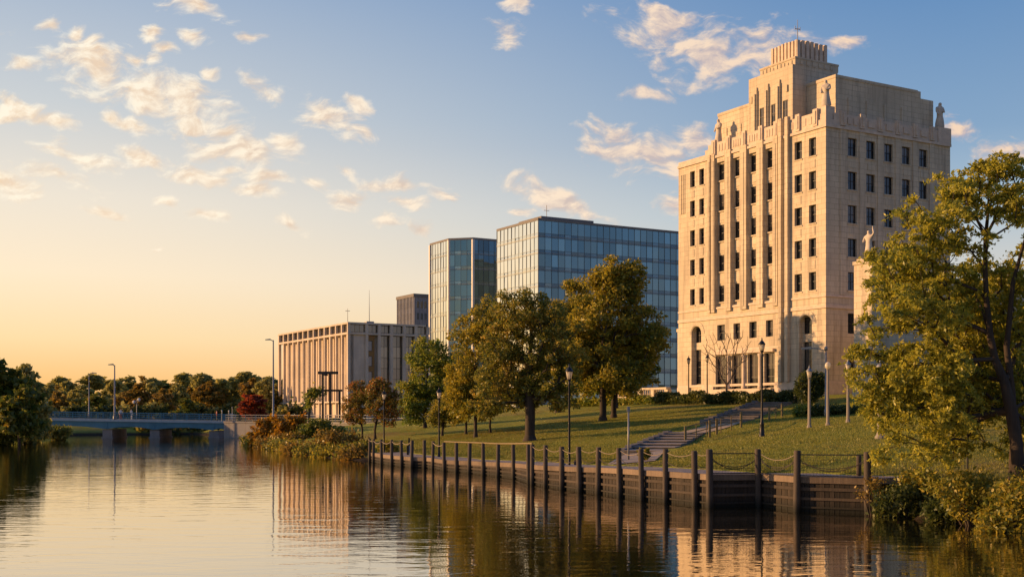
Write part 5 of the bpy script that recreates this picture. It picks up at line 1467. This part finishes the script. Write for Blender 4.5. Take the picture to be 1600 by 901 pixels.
# left bank big trees
lt = [('dark', -14, 556, 150, 'big dark tree cut by the left edge of the view', 1.0), ('dark', 14, 568, 152, 'big dark tree on the left bank next to the picture edge tree', .95), ('green', 40, 571, 160, 'dark green tree on the left bank nearest the bridge end', .85),
      ('green', 56, 612, 168, 'smaller tree leaning toward the left end of the bridge', .7), ('dark', 30, 600, 146, 'low dark bushy tree in front of the left bank trees', 1.0)]
for k_, px, top, D, lb, w in lt: far_tree(k_, px, top, D, lb, w, group='trees on the left bank')
gl_ = 'bushes on the left bank'
for lb, px, py, rx, ry, D, lf in (('dark bank bush at the left picture edge', 2, 672, 30, 22, 148, 'leaf_bank'), ('dark rounded bush on the left bank point', 35, 670, 28, 22, 155, 'leaf_bank'),
                                  ('dark bush trailing into the water on the left bank', 52, 678, 14, 10, 162, 'leaf_bank'), ('brownish bush under the left end of the bridge', 90, 676, 18, 8, 176, 'leaf_olive'),
                                  ('reddish brush low at the left bank edge', -2, 684, 10, 10, 150, 'leaf_autumn')):
    px_bush(lb, px, py, rx, ry, D, lf, 1500, .3, gl_)
for i, px in enumerate(range(70, 470, 24)):
    D = 236 + (i * 37) % 18; x = (px - CX) / F * D
    px_bush('dark undergrowth bush on the bank behind the bridge', px, 648 + (i * 13) % 8, 20, 17, D, ('leaf_dark', 'leaf_farg')[i % 2], 520, .5, 'undergrowth bushes behind the bridge')

for i, px in enumerate(range(84, 345, 20)):
    px_bush('low dark bush at the far waterline seen under the bridge', px, 670 + (i * 7) % 4, 17, 9, 222 + (i * 31) % 9, ('leaf_dark', 'leaf_olive', 'leaf_dark')[i % 3], 420, .4, 'waterline bushes under the bridge')
for i in range(14):
    px = 64 + i * 29 + rng2.uniform(-9, 9)
    far_tree(rng2.choice(['green', 'pine', 'gold', 'dark']), px, rng2.uniform(583, 600), rng2.uniform(350, 390), 'hazy tree in the far wood behind the bridge, one of many alike', rng2.uniform(1.1, 1.5), group='hazy trees of the far wood')
# fallen leaves on the grass under the lawn trees
fl = []
for (nm, lb, (bx, by), lobes, *_r) in lawn:
    b = hit(bx, by); n = 260; a = RNG.uniform(0, 6.28, n); r_ = RNG.uniform(.4, 1, n) ** .7 * 5.5
    for x_, y_ in zip(b.x + np.cos(a) * r_, b.y + np.sin(a) * r_):
        s_, t_ = st(x_, y_)
        if s_ - s0(t_) > 3.3: fl.append((x_, y_, gz(x_, y_) + .045))
tag(obj('fallen_leaves', np_mesh('fallen_leaves', leaf_quads(np.array(fl), .07, 3.0), 4), M['leaf_orange']), 'fallen autumn leaves under the lawn trees', 'fallen leaves', kind='stuff')

# ------------------------------------------------------------------ sky, sun, camera
SUN_EL = 9.8; SUN_DIR = Vector((-1, .12, 0)).normalized()
w = bpy.data.worlds.new('World'); S.world = w; w.use_nodes = True; nt = w.node_tree
for n in list(nt.nodes): nt.nodes.remove(n)
out = N(nt, 'ShaderNodeOutputWorld'); bg = N(nt, 'ShaderNodeBackground'); L(nt, bg.outputs[0], out.inputs[0]); bg.inputs[1].default_value = .076
sky = N(nt, 'ShaderNodeTexSky', sky_type='NISHITA'); sky.sun_disc = False; sky.sun_elevation = RAD(SUN_EL)
sky.sun_rotation = math.atan2(SUN_DIR.x, SUN_DIR.y); sky.dust_density = 2.5; sky.air_density = 1.2; sky.ozone_density = 1.5
g = coord(nt, 'Generated'); sp = N(nt, 'ShaderNodeSeparateXYZ'); L(nt, g, sp.inputs[0])
xx, yy, zz = sp.outputs
hl = mth(nt, 'SQRT', mth(nt, 'ADD', mth(nt, 'MULTIPLY', xx, xx), mth(nt, 'MULTIPLY', yy, yy)))
az = mth(nt, 'DIVIDE', mth(nt, 'MULTIPLY_ADD', xx, -.92, mth(nt, 'MULTIPLY', yy, .39)), mth(nt, 'MAXIMUM', hl, .001))   # 1 toward the sun side
def s2l(c): return tuple(((x / 255 + .055) / 1.055) ** 2.4 if x > 10 else x / 255 / 12.92 for x in c)
eL = [(0, (250, 178, 100)), (.025, (254, 198, 124)), (.06, (255, 222, 168)), (.11, (255, 233, 200)), (.17, (240, 228, 210)), (.24, (204, 208, 210)), (.33, (164, 181, 203)), (.6, (98, 132, 178)), (1, (66, 100, 156))]
eR = [(0, (240, 194, 140)), (.04, (242, 208, 168)), (.10, (214, 208, 198)), (.16, (172, 191, 205)), (.22, (132, 163, 195)), (.33, (96, 138, 186)), (.6, (68, 108, 168)), (1, (50, 84, 144))]
rl_ = ramp(nt, [(p_, s2l(c)) for p_, c in eL], zz).outputs[0]; rr_ = ramp(nt, [(p_, s2l(c)) for p_, c in eR], zz).outputs[0]
mrz = N(nt, 'ShaderNodeMapRange'); mrz.interpolation_type = 'SMOOTHSTEP'; L(nt, az, mrz.inputs[0]); mrz.inputs[1].default_value = .02; mrz.inputs[2].default_value = .80
grad = mixc(nt, rr_, rl_, mrz.outputs[0])
eB = [(0, (192, 168, 160)), (.06, (166, 160, 168)), (.15, (124, 143, 177)), (.35, (84, 118, 172)), (1, (48, 82, 142))]
rb_ = ramp(nt, [(p_, s2l(c)) for p_, c in eB], zz).outputs[0]
mrb = N(nt, 'ShaderNodeMapRange'); mrb.interpolation_type = 'SMOOTHSTEP'; L(nt, az, mrb.inputs[0]); mrb.inputs[1].default_value = -.10; mrb.inputs[2].default_value = -.6
grad = mixc(nt, grad, rb_, mrb.outputs[0])
grad10 = mixc(nt, grad, (10, 10, 10), 1.0, 'MULTIPLY')
base = mixc(nt, grad10, sky.outputs[0], .06)
# clouds in world direction space
yc = mth(nt, 'MAXIMUM', yy, .02)
cb = N(nt, 'ShaderNodeCombineXYZ'); L(nt, mth(nt, 'DIVIDE', xx, yc), cb.inputs[0]); L(nt, mth(nt, 'DIVIDE', zz, yc), cb.inputs[1])
wn = N(nt, 'ShaderNodeTexNoise'); wn.inputs['Scale'].default_value = 16; wn.inputs['Detail'].default_value = 3; L(nt, cb.outputs[0], wn.inputs['Vector'])
va = N(nt, 'ShaderNodeVectorMath', operation='SUBTRACT'); L(nt, wn.outputs['Color'], va.inputs[0]); va.inputs[1].default_value = (.5, .5, .5)
vs_ = N(nt, 'ShaderNodeVectorMath', operation='SCALE'); L(nt, va.outputs[0], vs_.inputs[0]); vs_.inputs['Scale'].default_value = .035
vadd = N(nt, 'ShaderNodeVectorMath', operation='ADD'); L(nt, cb.outputs[0], vadd.inputs[0]); L(nt, vs_.outputs[0], vadd.inputs[1])
vflat = N(nt, 'ShaderNodeVectorMath', operation='MULTIPLY'); L(nt, vadd.outputs[0], vflat.inputs[0]); vflat.inputs[1].default_value = (1, 1, 0)
CL = [(150, 112, 80, 26, 18), (220, 142, 50, 26, 12), (290, 148, 58, 24, 28), (40, 105, 24, 12, 0), (312, 186, 28, 12, 0), (28, 172, 40, 13, 10), (122, 236, 52, 13, 12), (228, 242, 48, 11, 12), (312, 270, 46, 13, 10),
      (370, 232, 66, 24, 20), (425, 284, 32, 12, 10), (362, 264, 30, 9, 10), (505, 182, 50, 18, 22), (412, 146, 32, 12, 28), (572, 206, 26, 8, 18), (20, 287, 45, 14, 12), (78, 272, 52, 11, 16), (492, 285, 17, 8, 0),
      (545, 305, 28, 11, 6), (630, 282, 48, 9, 6), (600, 340, 24, 13, 10), (668, 356, 20, 9, 0), (452, 345, 20, 7, 15), (260, 310, 18, 7, 0), (542, 259, 16, 7, 10), (438, 220, 26, 11, 18), (240, 50, 20, 9, 0), (264, 79, 16, 9, 0),
      (70, 48, 14, 8, 0), (118, 58, 12, 9, 0), (145, 68, 12, 7, 0), (300, 60, 22, 8, 20), (303, 8, 34, 12, 20), (212, 95, 22, 9, 0), (200, 188, 36, 9, 10), (172, 178, 16, 9, 0), (242, 94, 14, 9, 0), (400, 70, 24, 7, 0), (330, 112, 12, 6, 20), (240, 382, 9, 4, 0), (395, 300, 34, 9, 10), (320, 330, 26, 7, 8), (160, 330, 30, 7, 8), (700, 300, 30, 9, 14), (560, 160, 24, 8, 20), (355, 200, 20, 8, 10), (90, 190, 30, 8, 10), (640, 310, 26, 8, 8),
      (1060, 62, 78, 34, 20), (1180, 82, 62, 30, -8), (1120, 92, 62, 28, 0), (1050, 25, 40, 16, 10), (792, 58, 26, 15, 25), (795, 4, 30, 7, 10), (1012, 147, 32, 8, 0), (975, 232, 58, 24, 18), (1030, 246, 52, 26, 12), (860, 302, 66, 14, 22), (1058, 322, 28, 15, 0),
      (1078, 214, 40, 16, 0), (820, 328, 20, 7, 0), (1580, 246, 48, 15, 8), (1492, 206, 26, 14, 10), (1310, 70, 40, 10, 0)]
cur = None
for (cx, cy, rx, ry, an) in CL:
    mp = N(nt, 'ShaderNodeMapping', vector_type='TEXTURE'); L(nt, vflat.outputs[0], mp.inputs['Vector'])
    mp.inputs['Location'].default_value = ((cx - CX) / F, (HY - cy) / F, 0); mp.inputs['Rotation'].default_value = (0, 0, -RAD(an))
    mp.inputs['Scale'].default_value = (rx * 1.6 / F, ry * 1.75 / F, 1)
    ln = N(nt, 'ShaderNodeVectorMath', operation='LENGTH'); L(nt, mp.outputs[0], ln.inputs[0])
    cur = ln.outputs['Value'] if cur is None else mth(nt, 'MINIMUM', cur, ln.outputs['Value'])
lobe = mth(nt, 'SUBTRACT', 1.0, cur)
cv = N(nt, 'ShaderNodeMapping'); L(nt, vadd.outputs[0], cv.inputs['Vector']); cv.inputs['Scale'].default_value = (1, 2.0, 1); cv.inputs['Rotation'].default_value = (0, 0, .25)
fb = noise(nt, cv.outputs[0], 27, 10, .62, .2)
cv2 = N(nt, 'ShaderNodeMapping'); L(nt, cv.outputs[0], cv2.inputs['Vector']); cv2.inputs['Location'].default_value = (-.007, .006, 0)
fb2 = noise(nt, cv2.outputs[0], 27, 6, .62, .2)
den = mth(nt, 'ADD', lobe, mth(nt, 'MULTIPLY', mth(nt, 'SUBTRACT', fb, .5), 3.1))
al = N(nt, 'ShaderNodeMapRange'); al.interpolation_type = 'SMOOTHSTEP'; L(nt, den, al.inputs[0]); al.inputs[1].default_value = .02; al.inputs[2].default_value = .92
fwd = N(nt, 'ShaderNodeMapRange'); L(nt, yy, fwd.inputs[0]); fwd.inputs[1].default_value = .1; fwd.inputs[2].default_value = .3
alpha = mth(nt, 'MULTIPLY', mth(nt, 'MULTIPLY', al.outputs[0], fwd.outputs[0]), .92)
lit = N(nt, 'ShaderNodeMapRange'); L(nt, mth(nt, 'SUBTRACT', fb, fb2), lit.inputs[0]); lit.inputs[1].default_value = -.10; lit.inputs[2].default_value = .10
ccL = mixc(nt, s2l((236, 208, 176)), s2l((255, 243, 220)), lit.outputs[0]); ccR = mixc(nt, s2l((184, 172, 178)), s2l((244, 212, 182)), lit.outputs[0])
cc = mixc(nt, mixc(nt, ccR, ccL, mrz.outputs[0]), (10, 10, 10), 1.0, 'MULTIPLY')
fin = mixc(nt, base, cc, alpha)
L(nt, fin, bg.inputs[0])
w.cycles.sampling_method = 'MANUAL'; w.cycles.sample_map_resolution = 1024

sd = bpy.data.lights.new('sun', 'SUN'); sd.energy = 5.0; sd.angle = RAD(.6); sd.color = (1, .555, .235)
so = bpy.data.objects.new('sun', sd); C.objects.link(so)
dirv = Vector((SUN_DIR.x * math.cos(RAD(SUN_EL)), SUN_DIR.y * math.cos(RAD(SUN_EL)), math.sin(RAD(SUN_EL))))
so.rotation_euler = dirv.to_track_quat('Z', 'Y').to_euler()

cd = bpy.data.cameras.new('camera'); cam = bpy.data.objects.new('camera', cd); C.objects.link(cam)
cam.location = (0, 0, CAMZ); cam.rotation_euler = (RAD(90), 0, 0); cd.sensor_width = 36; cd.lens = 36 * F / 1600
cd.shift_y = (HY - 450.5) / 1600; cd.clip_end = 5000; cd.clip_start = .5
S.camera = cam
S.render.engine = 'CYCLES'
S.cycles.use_denoising = True
S.cycles.max_bounces = 6; S.cycles.transparent_max_bounces = 6
S.view_settings.view_transform = 'Standard'; S.view_settings.look = 'None'; S.view_settings.exposure = .5; S.view_settings.gamma = 1
